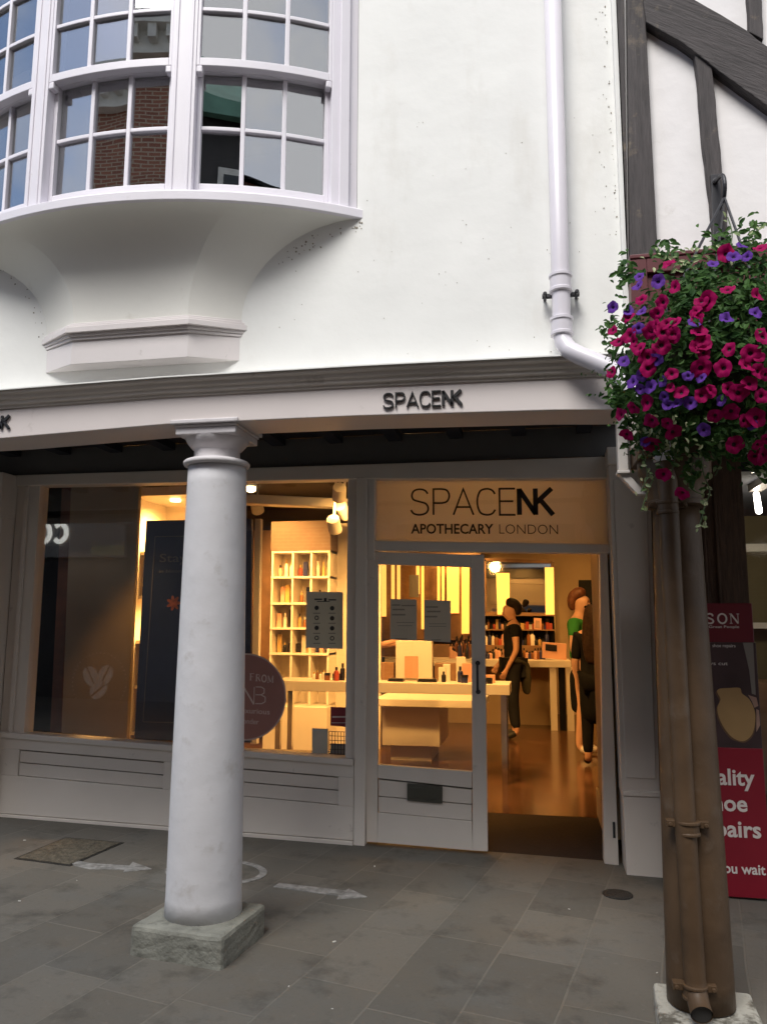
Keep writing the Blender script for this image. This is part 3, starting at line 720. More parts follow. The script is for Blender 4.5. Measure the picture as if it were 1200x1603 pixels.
# door leaf, half open sliding in front of the left part
YD = YS-.02
def dq(pts): return Q(pts, YD)
DL = MB()
o1 = dq([(573,1318),(763,1333),(757,868),(573,864)]); i1 = dq([(591,1197),(738,1208),(737,888),(591,883)])
def bil(q, s, t):
    a = Vector(q[0]).lerp(Vector(q[1]), s); b_ = Vector(q[3]).lerp(Vector(q[2]), s); r_ = a.lerp(b_, t); return (r_.x, r_.y)
DL.prism([o1[0], (i1[0][0], o1[0][1]+(o1[1][1]-o1[0][1])*.1), i1[3], (i1[3][0], o1[3][1])][:1]+[(i1[0][0], o1[0][1]), (i1[3][0], o1[3][1]), o1[3]], YD, YD+.045)
DL.prism([(i1[1][0], o1[1][1]), o1[1], o1[2], (i1[2][0], o1[2][1])], YD, YD+.045)
DL.prism([i1[3], i1[2], (i1[2][0], o1[2][1]), (i1[3][0], o1[3][1])], YD, YD+.045)
g0 = dq([(591,1218),(738,1234)]); g1 = dq([(591,1247),(738,1260)]); g2 = dq([(591,1272),(738,1286)])
DL.prism([g0[0], g0[1], i1[1], i1[0]], YD, YD+.045)
DL.prism([(i1[0][0], o1[0][1]), (i1[1][0], o1[1][1]), g2[1], g2[0]], YD, YD+.045)
door = DL.build('shop_door', 'front', B, bevel=.003)
db = MB(); e = .0035
db.prism([(g1[0][0]+e, g1[0][1]+.003), (g1[1][0], g1[1][1]+.003), (g0[1][0], g0[1][1]-.012), (g0[0][0]+e, g0[0][1]-.012)], YD+.010, YD+.04)
db.prism([(g2[0][0]+e, g2[0][1]+.003), (g2[1][0], g2[1][1]+.003), (g1[1][0], g1[1][1]-.003), (g1[0][0]+e, g1[0][1]-.003)], YD+.010, YD+.04)
db.build('door_boards', 'front', door, bevel=.003)
MB().prism([(g2[0][0], g2[0][1]), g2[1], g0[1], g0[0]], YD+.0395, YD+.0445).build('door_backing', 'front_dk', door)
MB().prism(i1, YD+.02, YD+.026).build('door_pane', 'glass', door)
lb = dq([(637,1253),(692,1258),(692,1231),(637,1226)])
lbx = MB()
cxm = sum(p[0] for p in lb)/4; czm = sum(p[1] for p in lb)/4
lbx.prism(lb, YD-.006, YD+.010)
lbx.prism([(cxm+(x-cxm)*.86, czm+(z-czm)*.62+.002) for x, z in lb], YD-.011, YD-.0061)
lbx.build('letter_plate', 'plate', door, bevel=.003)
hd = MB(); hx, z0 = onY(748, 1083, YD); _, z1 = onY(748, 1038, YD)
hd.tube([(hx, YD-.002, z0), (hx, YD-.045, z0+.006), (hx, YD-.05, z0+.03), (hx, YD-.05, z1-.03), (hx, YD-.045, z1-.006), (hx, YD-.002, z1)], .008)
hd.tube([(hx, YD, z0), (hx, YD-.008, z0)], .016); hd.tube([(hx, YD, z1), (hx, YD-.008, z1)], .016)
hd.build('door_handle', 'iron', door, smooth=True)
# right door jamb, hinge and inner lining
dj = MB(); dj.prism(Q([(945,1352),(968,1356),(950,866),(938,866)], YS-.02), YS-.02, YS+.10)
dj.build('door_jamb', 'front', B, bevel=.004)
MB().box(.452, .468, YS-.026, YS-.0201, .145, .245).build('door_hinge', 'iron', B)
ln = MB(); ln.box(.425, .62, YS+.12, 6.42, .10, 2.75); ln.box(.408, .4249, YS+.14, 6.44, .10, .30)
ln.build('entrance_lining', 'inwall', B, bevel=.004)
# threshold
mtx = MB(); mtx.add([(-1.15,YS-.01,.0),(.46,YS-.01,-.035),(.46,6.34,.098),(-1.15,6.34,.098),(-1.15,YS-.01,-.06),(.46,YS-.01,-.09),(.46,6.34,.0),(-1.15,6.34,.0)], [(0,1,2,3),(4,7,6,5),(0,4,5,1),(1,5,6,2),(2,6,7,3),(3,7,4,0)])
tag(mtx.build('door_mat', 'mat'), 'dark brown entrance mat sloping up inside the open shop doorway', 'mat')
tb_ = MB().prism([(-1.2,-.06),(.50,-.12),(.50,-.025),(-1.2,.012)], YS-.075, YS-.02); tb_.build('door_threshold', 'plinth', B, bevel=.01)

# ------------------------------------------------------------------ shop interior
FZ = .10
IX0, IX1, IY1 = -5.2, 1.02, 13.4
fm_ = MB(); fm_.box(IX0, IX1, 6.341, IY1, FZ-.06, FZ-.0005); fm_.box(IX0, -1.1501, YS+.10, 6.341, FZ-.06, FZ-.0006); struct(fm_.build('shop_floor', 'floor'))
struct(MB().box(IX0, IX1, YS+.20, IY1, 3.05, 3.15).build('shop_ceiling', 'inceil'))
struct(MB().box(IX0, IX1, IY1, IY1+.1, FZ, 3.05).build('shop_back_wall', 'inwall'))
struct(MB().box(IX0-.1, IX0, YS+.1, IY1, -.1, 3.05).build('shop_side_wall', 'inwall'))
struct(MB().box(IX1, IX1+.1, YS+.1, IY1, -.3, 3.05).build('shop_side_wall', 'inwall'))
struct(MB().box(.62, IX1, YS+.15, YS+.25, -.3, 3.05).build('shop_front_wall', 'inwall'))
# ceiling track with spotlight heads
def track(p0, p1, label):
    return tag(MB().tube([p0, p1], .03, 4).build('lighting_track', 'inwhite'), label, 'lighting track')
def bar(p0, p1, wd, ht):
    p0, p1 = Vector(p0), Vector(p1); t = (p1-p0); t.z = 0; t.normalize(); n_ = Vector((-t.y, t.x, 0))*wd/2; h_ = Vector((0,0,ht))
    return MB().add([p0-n_, p0+n_, p1+n_, p1-n_, p0-n_+h_, p0+n_+h_, p1+n_+h_, p1-n_+h_], [(0,1,2,3),(7,6,5,4),(0,4,5,1),(1,5,6,2),(2,6,7,3),(3,7,4,0)])
tag(bar((-3.0,6.5,2.60), (-1.25,8.3,2.74), .16, .09).build('lighting_track', 'inwhite', bevel=.01), 'broad white lighting beam crossing the dark ceiling behind the shop window', 'lighting beam')
def hp(px_, py_, Y): x_, z_ = onY(px_, py_, Y); return (x_, Y, z_)
heads = [(hp(523,822,7.1),(-1.9,8.6,1.3),'white spotlight head with pale drum nearest the window mullion'), (hp(538,800,7.3),(-1.2,9.5,1.2),'small white spotlight beside the larger drum near the mullion'),
         (hp(531,772,6.9),(-2.5,9.5,1.0),'white spotlight box high in the corner by the mullion'), (hp(402,792,7.5),(-2.9,9.0,1.4),'white spotlight half hidden by the white column')]
for i, (p, t, lab) in enumerate(heads):
    h = thing('spotlight', p, lab, 'spotlight', 'ceiling spotlights'); d = (Vector(t)-Vector(p)).normalized()
    q = MB(); q.tube([Vector(p)-d*.08, Vector(p)+d*.07], [.06, .065], 16); q.build('lamp_head', 'inwhite', h, smooth=40)
    MB().tube([Vector(p)+d*.0701, Vector(p)+d*.075], .055, 16).build('lens', 'lamp', h)
    MB().tube([Vector(p)-d*.02+Vector((0,0,.05)), (p[0]+.02, p[1], 3.05)], .012, 8).build('stem', 'inwhite', h)
    spot(Vector(p)+d*.10, t, 34)
for i, (p, t, e_) in enumerate([((-.9,7.0,2.95),(-1.2,7.7,.9),100), ((.4,8.2,2.95),(.2,9.0,.1),35), ((-1.6,9.4,2.95),(-1.9,9.0,.9),60), ((0,10.8,2.95),(.1,11.6,1.0),60), ((-3.1,8.2,2.95),(-2.6,9.5,1.2),100), ((-1.2,12.2,2.95),(-1.2,13.2,1.4),60), ((.9,11.0,2.95),(.9,12.6,1.2),50), ((-1.0,6.3,2.95),(-1.45,8.5,.35),110)]):
    h = tag(MB().lathe([(.055,3.045),(.055,3.0),(.03,2.985)], p[0], p[1], 16).build('downlight', 'lamp'), 'small round recessed downlight in the dark shop ceiling', 'downlight', 'recessed ceiling downlights')
    spot(p, t, e_, 110)

def at_rect(pxs, Y): return Q(pxs, Y)
def panel(pts, Y, th, name, material, label, cat, group=None):
    return tag(MB().prism(Q(pts, Y), Y, Y+th).build(name, material, bevel=.003), label, cat, group)
# window display: partition, post, lit niche, navy board
panel([(96,1162),(198,1162),(219,745),(112,745)], 6.30, .05, 'display_partition', 'partition', 'plain beige display partition standing inside the left of the shop window', 'partition')
panel([(78,1160),(96,1160),(113,745),(98,745)], 6.36, .08, 'wooden_post', mat('orange_brown_post', (.13, .042, .016), .5, var=.25, scale=8), 'orange brown wooden post at the left edge of the beige partition', 'post')
panel([(20,1170),(79,1165),(99,745),(40,745)], 6.45, .05, 'dark_interior_sheet', 'clblack', 'black sheet added for the dark interior at the far left of the shop window behind the wooden post', 'screen')  # black sheet added to stand for the dark interior, covers the lit side wall
wb = MB().box(-3.85, -1.62, YS+.06, 6.26, FZ, .53); tag(wb.build('display_platform', 'partition', bevel=.006), 'low display platform on the floor of the shop window', 'platform')
sn = thing('shelf_niche', (-3.0,7.2,FZ), 'tall lit shelf niche glowing orange behind the navy board', 'shelf niche')
x0, x1 = onY(209,900,6.9)[0], onY(296,900,7.2)[0]
MB().box(x0, x0+.03, 6.75, 7.45, FZ, 2.72).build('side_panel', 'inwhite', sn); MB().box(x0, x1+.45, 7.45, 7.5, FZ, 2.72).build('back_panel', 'inwhite', sn)
MB().box(x0, x1+.45, 6.75, 7.5, 2.7201, 2.80).build('top_panel', 'inwhite', sn); MB().box(x1+.42, x1+.45, 6.75, 7.45, FZ, 2.72).build('side_panel', 'inwhite', sn)
for k in range(5): MB().box(x0+.031, x1+.419, 6.95, 7.44, .5+k*.42, .53+k*.42).build('shelf', 'inwhite', sn)
MB().lathe([(.05,2.7199),(.05,2.70)], x0+.35, 7.0, 16).build('downlight', 'lamp', sn)
spot((x0+.36,7.0,2.66), (x0,7.15,1.7), 90, 130); spot((x0+.38,7.05,1.6), (x0,7.1,.9), 22, 150)  # second spot has no fitting, added to brighten the lower side panel
spot((-3.1,5.85,2.5), (-3.5,6.3,.5), 16, 52)
nb = thing('poster_board', (-2.5,6.2,.53), 'tall navy poster board with thin gold outline standing behind the white column', 'poster board')
MB().prism(Q([(210,1158),(392,1163),(394,812),(229,815)], 6.2), 6.2, 6.24).build('board', 'navy', nb, bevel=.003)
ol = MB(); oq = Q([(224,1130),(380,1134),(382,838),(243,840)], 6.198)
for i in range(4): ribbon(ol, [oq[i], oq[(i+1)%4]], .006, 6.1975, 6.1995)
ol.build('printed_outline', 'navy_line', nb)
pt = MB(); a = onY(250, 880, 6.199); text(pt, 'Stays', a[0], a[1], .075, .30, 6.1975); text(pt, 'in bloom', a[0], a[1]-.09, .03, .22, 6.1975); pt.build('printed_words', 'navy_line', nb)
pf = MB()
for k in range(7):
    a = k*.9; cx_, cz_ = onY(272, 944, 6.199); pf.prism(ellipse(cx_+.03*math.cos(a), cz_+.03*math.sin(a), .036, .014, 12, a), 6.1975-.0002*k, 6.1995)
pf.build('printed_flower', 'orangepic', nb)
panel([(392,1165),(402,1165),(408,812),(399,812)], 6.9, .06, 'white_post', 'inwhite', 'slim white upright just right of the column inside the shop window', 'post')
panel([(380,1150),(424,1152),(424,830),(380,830)], 9.6, .05, 'wall_panel', 'walnut', 'dark brown wall panel between the slim white upright and the white shelving', 'wall panel')
# white shelving unit with niches
su = thing('shelving_unit', (-2.1,9.0,FZ), 'white backlit shelving unit with square niches seen through the window', 'shelving unit')
YSH = 8.9
sx0, sx1 = onY(425,950,YSH)[0], onY(514,950,YSH)[0]
MB().box(sx0-.04, sx1+.55, YSH+.34, YSH+.40, FZ, 2.75).build('back_panel', 'inwhite', su)
shtop = onY(460,862,YSH)[1]
cols = [sx0, onY(457,950,YSH)[0], onY(486,950,YSH)[0], sx1]
for x in cols: MB().box(x-.012, x+.012, YSH, YSH+.34, .62, shtop).build('upright', 'inwhite', su)
shz = [onY(460, y, YSH)[1] for y in (1022, 982, 943, 902, 862)]
for z in shz: MB().box(sx0-.012, sx1+.012, YSH-.01, YSH+.34, z-.025, z).build('shelf', 'inwhite', su)
MB().box(sx0-.03, sx1+.03, YSH-.12, YSH+.33, FZ, .60).build('drawer_base', 'inwhite', su, bevel=.005)
MB().box(sx0-.02, sx1+.02, YSH-.02, YSH+.33, shtop+.0001, 2.74).build('top_panel', 'shelf_top', su)
spot((sx0+.3, YSH-.9, 2.9), (sx0+.4, YSH+.2, 1.4), 42, 80)
MB().box(sx0-.50, sx0-.42, YSH+.1, YSH+.2, FZ, 2.9).build('upright', 'walnut', su)
# display tables
def table(label, x0, x1, y0, y1, top, th, legs, rot=0.0, box_=None):
    t = thing('display_table', (x1, y0, FZ), label, 'table')
    MB().box(x0, x1, y0, y1, top-th, top).build('table_top', 'inwhite', t, bevel=.004)
    for lx, ly in legs: MB().box(lx-.025, lx+.025, ly-.025, ly+.025, FZ, top-th-.001).build('leg', 'chrome', t)
    if box_: MB().box(*box_).build('plinth_box', 'inwhite', t, bevel=.004); MB().box(box_[0]+.08, box_[1]-.1, box_[2]+.08, box_[3]-.08, FZ, box_[4]-.001).build('plinth_base', 'inwhite', t)
    return t
TT = .985
tr_ = onY(797, 1071, 7.42)[0]
table('tall white display table carrying bottles, its end showing in the doorway', -2.55, tr_, 7.42, 7.92, TT, .095, [(tr_-.06,7.48),(tr_-.06,7.86),(-2.48,7.48),(-2.48,7.86)])
lo = onY(592, 1094, 8.3); hi_ = onY(742, 1103, 8.3); bx0, bx1 = onY(598,1165,8.45)[0], onY(688,1172,8.45)[0]
table('lower white nesting table on a white box plinth behind the door glass', lo[0]-.05, onY(757,1100,8.3)[0], 8.3, 9.3, lo[1], .075, [], box_=(bx0, bx1, 8.45, 9.25, .26, lo[1]-.076))
cz = onY(820, 1034, 11.3)[1]
ct = thing('shop_counter', (-.3,11.3,FZ), 'long pale counter with white legs behind the woman in black', 'counter')
MB().box(-2.6, onY(893,1036,11.3)[0], 11.3, 12.1, cz-.09, cz).build('counter_top', 'inwhite', ct, bevel=.004)
for px_, m_ in ((866, 'inwhite'), (880, 'clblack'), (892, 'inwhite')):
    x = onY(px_, 1100, 11.35)[0]; MB().box(x-.045, x+.045, 11.32, 11.42, FZ, cz-.091).build('leg', m_, ct)
MB().box(-2.5, onY(862,1100,11.9)[0], 11.9, 12.0, FZ, cz-.091).build('front_panel', 'inwall', ct)
# back wall furniture: dark dresser, mirrors, light strips
YB = 12.9
dr = thing('dark_dresser', (-.5,12.4,FZ), 'dark back bar packed with small bottles below the mirrors', 'back bar')
a = onY(752, 1010, 12.4); b_ = onY(868, 962, 12.4)
MB().box(-2.7, b_[0]-.05, 12.45, 12.85, FZ, a[1]).build('base', 'walnut', dr)
MB().box(a[0], b_[0], 12.80, 12.86, a[1], b_[1]).build('back_board', 'clblack', dr)
MB().box(a[0], b_[0], 12.5, 12.86, b_[1]-.02, b_[1]).build('shelf', 'walnut', dr); MB().box(a[0], b_[0], 12.55, 12.85, (a[1]+b_[1])/2-.01, (a[1]+b_[1])/2+.01).build('shelf', 'walnut', dr)
mr = thing('wall_mirror', (-.3,YB,1.5), 'large framed mirror on the shop back wall above the back bar', 'mirror')
q = Q([(758,960),(864,962),(864,880),(758,876)], YB)
MB().prism(q, YB, YB+.03).build('mirror_sheet', 'mirror', mr)
fm = MB()
for i in range(4): ribbon(fm, [q[i], q[(i+1)%4]], .05, YB-.03, YB-.0005)
fm.build('mirror_frame', 'walnut', mr)
strips = [([(592,965),(604,965),(604,868),(592,868)],'broad glowing yellow light panel at the left edge of the door glass'),
 ([(612,952),(617,952),(617,868),(612,868)],'thin yellow light strip, first of the pair left of the notices'), ([(621,952),(626,952),(626,868),(621,868)],'thin yellow light strip, second of the pair left of the notices'),
 ([(651,930),(656,930),(656,868),(651,868)],'thin short yellow light strip above the gap between the two notices'), ([(659,985),(663,985),(663,868),(659,868)],'thin long yellow light strip in the gap between the two notices'),
 ([(684,940),(688,940),(688,872),(684,872)],'thin yellow light strip, first of the pair above the second notice'), ([(691,940),(695,940),(695,872),(691,872)],'thin yellow light strip, second of the pair above the second notice'),
 ([(699,960),(718,960),(718,880),(699,880)],'wide yellow light panel right of the second notice'), ([(722,992),(734,992),(734,870),(722,870)],'tall yellow light panel beside the right stile of the door'),
 ([(778,962),(797,962),(797,897),(776,897)],'yellow glowing panel added for a light reflected in the mirror left of the woman in black'), ([(854,990),(868,990),(866,888),(852,888)],'tall yellow light panel right of the mirror')]  # first entry: a reflection in the mirror built as a glowing panel
for pts, lab in strips:
    Yp = 12.7 if 'mirror' not in lab else 12.86
    panel(pts, Yp, .03, 'light_panel', 'light', lab, 'light panel', 'yellow light panels')
panel([(586,1000),(752,1003),(752,850),(586,850)], 13.0, .05, 'wall_panel', 'walnut', 'brown wood wall panel carrying the yellow light strips', 'wall panel')
panel([(640,935),(655,935),(655,900),(640,900)], 12.6, .02, 'hanging_screen', 'p_grey', 'grey screen hanging between the yellow strips behind the door glass', 'screen')
panel([(905,955),(932,957),(932,908),(905,908)], 12.6, .05, 'wall_cabinet', 'clblack', 'black wall cabinet behind the woman in the green top', 'cabinet')
# small goods
def bottle(x, y, z, h, r, m_, label, cap='p_black', group=None, kind='bottle'):
    t = thing(kind, (x, y, z), label, kind, group)
    if kind == 'bottle':
        MB().lathe([(r*.95,z),(r,z+.01),(r,z+h*.62),(r*.8,z+h*.70),(r*.4,z+h*.74),(r*.4,z+h*.78)], x, y, 14).build('body', m_, t, smooth=40)
        MB().lathe([(r*.5,z+h*.781),(r*.5,z+h)], x, y, 12).build('cap', cap, t, smooth=40)
    elif kind == 'jar':
        MB().lathe([(r*.95,z),(r,z+.006),(r,z+h*.66)], x, y, 16).build('body', m_, t, smooth=40)
        MB().lathe([(r*1.03,z+h*.661),(r*1.03,z+h)], x, y, 16).build('lid', cap, t, smooth=40)
    else:
        MB().rbox(x, y, z, z+h, r, r*.6, rnd.uniform(-.2, .2)).build('carton_body', m_, t, bevel=.002)
        MB().rbox(x, y-.0, z+h+.0001, z+h+.004, r*.9, r*.5, 0).build('flap', m_, t)
    return t
def tpx(px, y): return onY(px, 1060, y)[0]
yy = 7.62
bottle(tpx(512,yy), yy, TT, .07, .03, 'p_amber', 'small dark pot left of the orange bottle on the tall table', kind='jar')
bottle(tpx(514.5,yy)+.09, yy-.05, TT, .13, .026, 'p_red', 'orange red bottle with black cap on the tall table behind the window')
bottle(tpx(524,yy)+.02, yy, TT, .065, .042, 'p_black', 'squat black jar between the orange and the tall black bottle', kind='jar')
bottle(tpx(536,yy), yy, TT, .165, .024, 'p_black', 'tall slim black bottle on the table right beside the window mullion')
for k in range(4): bottle(tpx(487+5*k,yy), yy+.1, TT, .07+.02*(k%2), .017, 'p_white' if k != 1 else 'p_amber', 'tiny pale bottle in the row at the left end of the tall table', 'p_gold', 'tiny bottles at the left end of the tall table')
bottle(tpx(694,yy), yy, TT, .10, .022, 'p_black', 'small black bottle standing in front of white cartons on the table', 'p_black')
bottle(tpx(692,yy+.12), yy+.12, TT, .13, .035, 'p_white', 'short white carton behind the small black bottle', kind='carton'); bottle(tpx(700,yy+.2), yy+.15, TT, .16, .035, 'p_white', 'tall white carton behind the small black bottle', kind='carton')
bottle(tpx(720,yy), yy, TT, .15, .026, 'p_navy', 'dark blue bottle, tallest on the table near the door handle'); bottle(tpx(727,yy), yy-.05, TT, .075, .036, 'p_navy', 'round blue jar next to the dark blue bottle', kind='jar')
bottle(tpx(721,yy+.15), yy+.15, TT, .23, .045, 'p_white', 'tallest white carton behind the blue bottle', kind='carton'); bottle(tpx(731,yy+.12), yy+.12, TT, .17, .05, 'p_pink', 'pale pink carton behind the round blue jar', kind='carton')
bottle(tpx(762,yy-.1), yy-.1, TT, .05, .05, 'p_black', 'black flat box on the table edge beside the door', kind='carton'); bottle(tpx(766,yy), yy+.02, TT, .07, .05, 'p_pink', 'pink flat box behind the black box on the table edge', kind='carton')
cs = thing('display_plinth', (-1.1,8.0,TT), 'tall blank cream display block on the table behind the notices', 'display block')
MB().prism(Q([(619,1062),(676,1064),(676,1003),(619,1003)], 7.76), 7.76, 7.86).build('block', 'inwhite', cs, bevel=.003)
MB().prism(Q([(633,1060),(654,1061),(654,1027),(633,1027)], 7.745), 7.745, 7.7595).build('picture_card', 'p_pink', cs)
for x0_, x1_, lab in ((608,632,'flat black tray left of the pink picture card'), (654,684,'flat black tray right of the pink picture card')):
    a = tpx(x0_,yy); b_ = tpx(x1_,yy); tr2 = thing('tray', (a,yy,TT), lab, 'tray'); MB().box(a, b_, yy-.05, yy+.05, TT, TT+.012).build('tray_base', 'p_black', tr2); MB().box(a+.006, b_-.006, yy-.04, yy+.04, TT+.0121, TT+.03).build('tray_insert', 'p_black', tr2, bevel=.004)
for px0_, px1_ in ((596,616),(680,734)):
    a = onY(px0_,1050,7.8)[0]; b_ = onY(px1_,1050,7.8)[0]
    tag(MB().box(a, b_, 7.80, 7.88, TT, TT+.17).build('display_riser', 'walnut', bevel=.004), 'brown display riser on the tall table '+('left' if px0_ < 650 else 'right')+' of the cream block', 'display riser')
# bottles on the back bar and counter, and on the shelves
rb = random.Random(3)
kinds = ['p_black', 'p_amber', 'p_navy', 'p_pink', 'p_white', 'p_gold', 'p_red']
zc2 = cz
for k in range(44):
    px_ = 705+k*1.4 if k < 22 else 758+(k-22)*4.4
    Yk = 11.7+.25*rb.random(); x = onY(px_, 1020, Yk)[0]
    bottle(x, Yk, cz, rb.uniform(.10,   .34 if k < 22 else .18), rb.uniform(.02, .035), rb.choice(kinds[:4]), 'dark bottle in the dense crowd of products on the pale counter', 'p_black', 'bottles crowded on the counter')
zb = onY(752, 1010, 12.4)[1]
for k in range(18):
    px_ = 760+k*5.6; x = onY(px_, 1000, 12.6)[0]
    bottle(x, 12.6, zb, rb.uniform(.10, .24), rb.uniform(.02, .04), rb.choice(kinds), 'small bottle in the row on the dark back bar', 'p_black', 'bottles on the back bar')
zs2 = (onY(752,1010,12.4)[1]+onY(868,962,12.4)[1])/2+.01
for k in range(24):
    px_ = 760+k*4.4; x = onY(px_, 1000, 12.65)[0]
    bottle(x, 12.65, zs2, rb.uniform(.08, .17), rb.uniform(.02, .035), rb.choice(kinds), 'small product on the upper shelf of the dark back bar', 'p_black', 'products on the upper back bar shelf', rb.choice(['bottle','jar','carton']))
pc = thing('display_stand', (onY(845,1030,11.5)[0],11.5,cz), 'pink display stand with a black screen on the counter right of the woman', 'display stand')
pq = Q([(848,1030),(886,1033),(886,1008),(848,1005)], 11.5); MB().prism(pq, 11.5, 11.62).build('stand', 'p_pink', pc, bevel=.004); MB().prism(Q([(853,1018),(871,1020),(871,1010),(853,1008)], 11.498), 11.494, 11.4995).build('screen', 'p_black', pc)
pn = thing('pink_poster', (0,12.7,1.5), 'small pinkish portrait poster behind the woman in black', 'poster')
MB().prism(Q([(835,985),(847,986),(847,968),(835,967)], 12.5), 12.5, 12.52).build('sheet', 'p_pink', pn); MB().prism(Q([(837,983),(845,984),(844,972),(838,971)], 12.498), 12.496, 12.4995).build('portrait', 'skinpic', pn)
for r_, zz in enumerate(shz[:4]):
    for c_ in range(3):
        if r_ < 3 or True:
            xc_ = (cols[c_]+cols[c_+1])/2
            nn = 3 if r_ != 2 else 2
            for k in range(nn):
                x = xc_+(k-(nn-1)/2)*.065
                bottle(x, YSH+.12+.05*rb.random(), zz, rb.uniform(.10,.22), rb.uniform(.017,.028), rb.choice(kinds), 'small product bottle standing in a lit niche of the white shelving', rb.choice(['p_black','p_gold','p_white']), 'bottles in the shelving niches', 'bottle' if rb.random() < .7 else 'carton')

# ------------------------------------------------------------------ notices on the glass
YG = YS+.0195
def sheet(pts, name, material, Y, label, cat, th=.0015, group=None):
    t = thing(name, (onY(*pts[0], Y)[0], Y, onY(*pts[0], Y)[1]), label, cat, group)
    MB().prism(Q(pts, Y-th), Y-th, Y-.0002).build('sheet', material, t); return t
def inkbars(par, rows, Y, material='ink'):
    mb = MB()
    for (xa, xb, y, hpx) in rows: mb.prism(Q([(xa,y+hpx),(xb,y+hpx),(xb,y),(xa,y)], Y), Y, Y+.0008)
    mb.build('printing', material, par)
n1 = sheet([(478.5,1014),(536.5,1016),(536.5,927),(479.5,926)], 'window_poster', 'paper2', YG, 'pale poster with two columns of round dark icons stuck on the window', 'poster')
inkbars(n1, [(492,504,937,2.2),(507,511,936,5),(514,526,938,2),(496,516,941,1.2)], YG-.0030)
for r_ in range(4):
    for c_ in range(2):
        ic = MB(); cx_, cz_ = onY(495.5+24.2*c_, 951.5+15.7*r_+.6*c_, YG-.003)
        if r_ == 3 or (r_, c_) == (1, 0):
            for i in range(16):
                a = 2*math.pi*i/16; b2 = 2*math.pi*(i+1)/16
                ic.prism([(cx_+.010*math.cos(a), cz_+.010*math.sin(a)), (cx_+.0165*math.cos(a), cz_+.0165*math.sin(a)), (cx_+.0165*math.cos(b2), cz_+.0165*math.sin(b2)), (cx_+.010*math.cos(b2), cz_+.010*math.sin(b2))], YG-.0030, YG-.0022)
        else: ic.prism(ellipse(cx_, cz_, .0165, .0165, 18), YG-.0030, YG-.0022)
        ic.build('icon', 'ink', n1)
inkbars(n1, [(490+24*c_, 501+24*c_, 959.5+15.7*r_, .8) for r_ in range(4) for c_ in range(2)], YG-.0030, 'grey_txt')
YDG = YD+.0195
n2 = sheet([(610.5,1001),(652,1003),(652,938.5),(611,937.5)], 'door_notice', 'paper', YDG, 'grey paper notice on the door glass, left of the two', 'notice', group='notices on the door glass')
inkbars(n2, [(613,626,946,2.2),(628,650,947,2),(614,633,953,2.4),(613,634,961,2.6),(620,648,974,1),(622,645,979,1),(618,637,999,1.5)], YDG-.0030, 'faint')
n3 = sheet([(663.5,1003),(705,1005.5),(705,940.5),(664,939)], 'door_notice', 'paper', YDG, 'grey paper notice on the door glass, nearer the door handle', 'notice', group='notices on the door glass')
inkbars(n3, [(666,685,949,2.4),(668,689,956,2.6),(665,684,964,2.6),(671,698,976,1),(671,698,980,1),(675,690,1001,1.5)], YDG-.0030, 'faint')
rs_ = thing('round_sticker', (onY(385,1090,YG)[0], YG, onY(385,1090,YG)[1]), 'large round brown sticker with pale rim on the window beside the column', 'sticker')
cx_, cz_ = onY(384, 1090.5, YG); rr = onY(448, 1090.5, YG)[0]-cx_
MB().prism(ellipse(cx_, cz_, rr*.965, rr*1.0*.965*1.0, 64), YG-.0020, YG-.0004).build('disc', 'stick', rs_)
rim = MB()
for i in range(64):
    a = 2*math.pi*i/64; b2 = 2*math.pi*(i+1)/64
    rim.prism([(cx_+rr*.9652*math.cos(a), cz_+rr*.9652*math.sin(a)), (cx_+rr*math.cos(a), cz_+rr*math.sin(a)), (cx_+rr*math.cos(b2), cz_+rr*math.sin(b2)), (cx_+rr*.9652*math.cos(b2), cz_+rr*.9652*math.sin(b2))], YG-.0022, YG-.0004)
rim.build('rim', 'stick_rim', rs_)
YT = YG-.0035
lt1 = MB()
def serif(mb, strokes, x0, z0, W, H, Y, thin, thick, ser):
    for k, st in strokes:
        pts = [(x0+p[0]*W, z0+p[1]*H) for p in st]
        ribbon(mb, pts, thick if k == 'b' else thin, Y, Y+.0012)
    for p in ser:
        ribbon(mb, [(x0+(p[0]-p[2])*W, z0+p[1]*H), (x0+(p[0]+p[2])*W, z0+p[1]*H)], thin, Y, Y+.0012)
def O_(cx, cz_, rx, rz): return [(cx+rx*math.cos(2*math.pi*i/20), cz_+rz*math.sin(2*math.pi*i/20)) for i in range(21)]
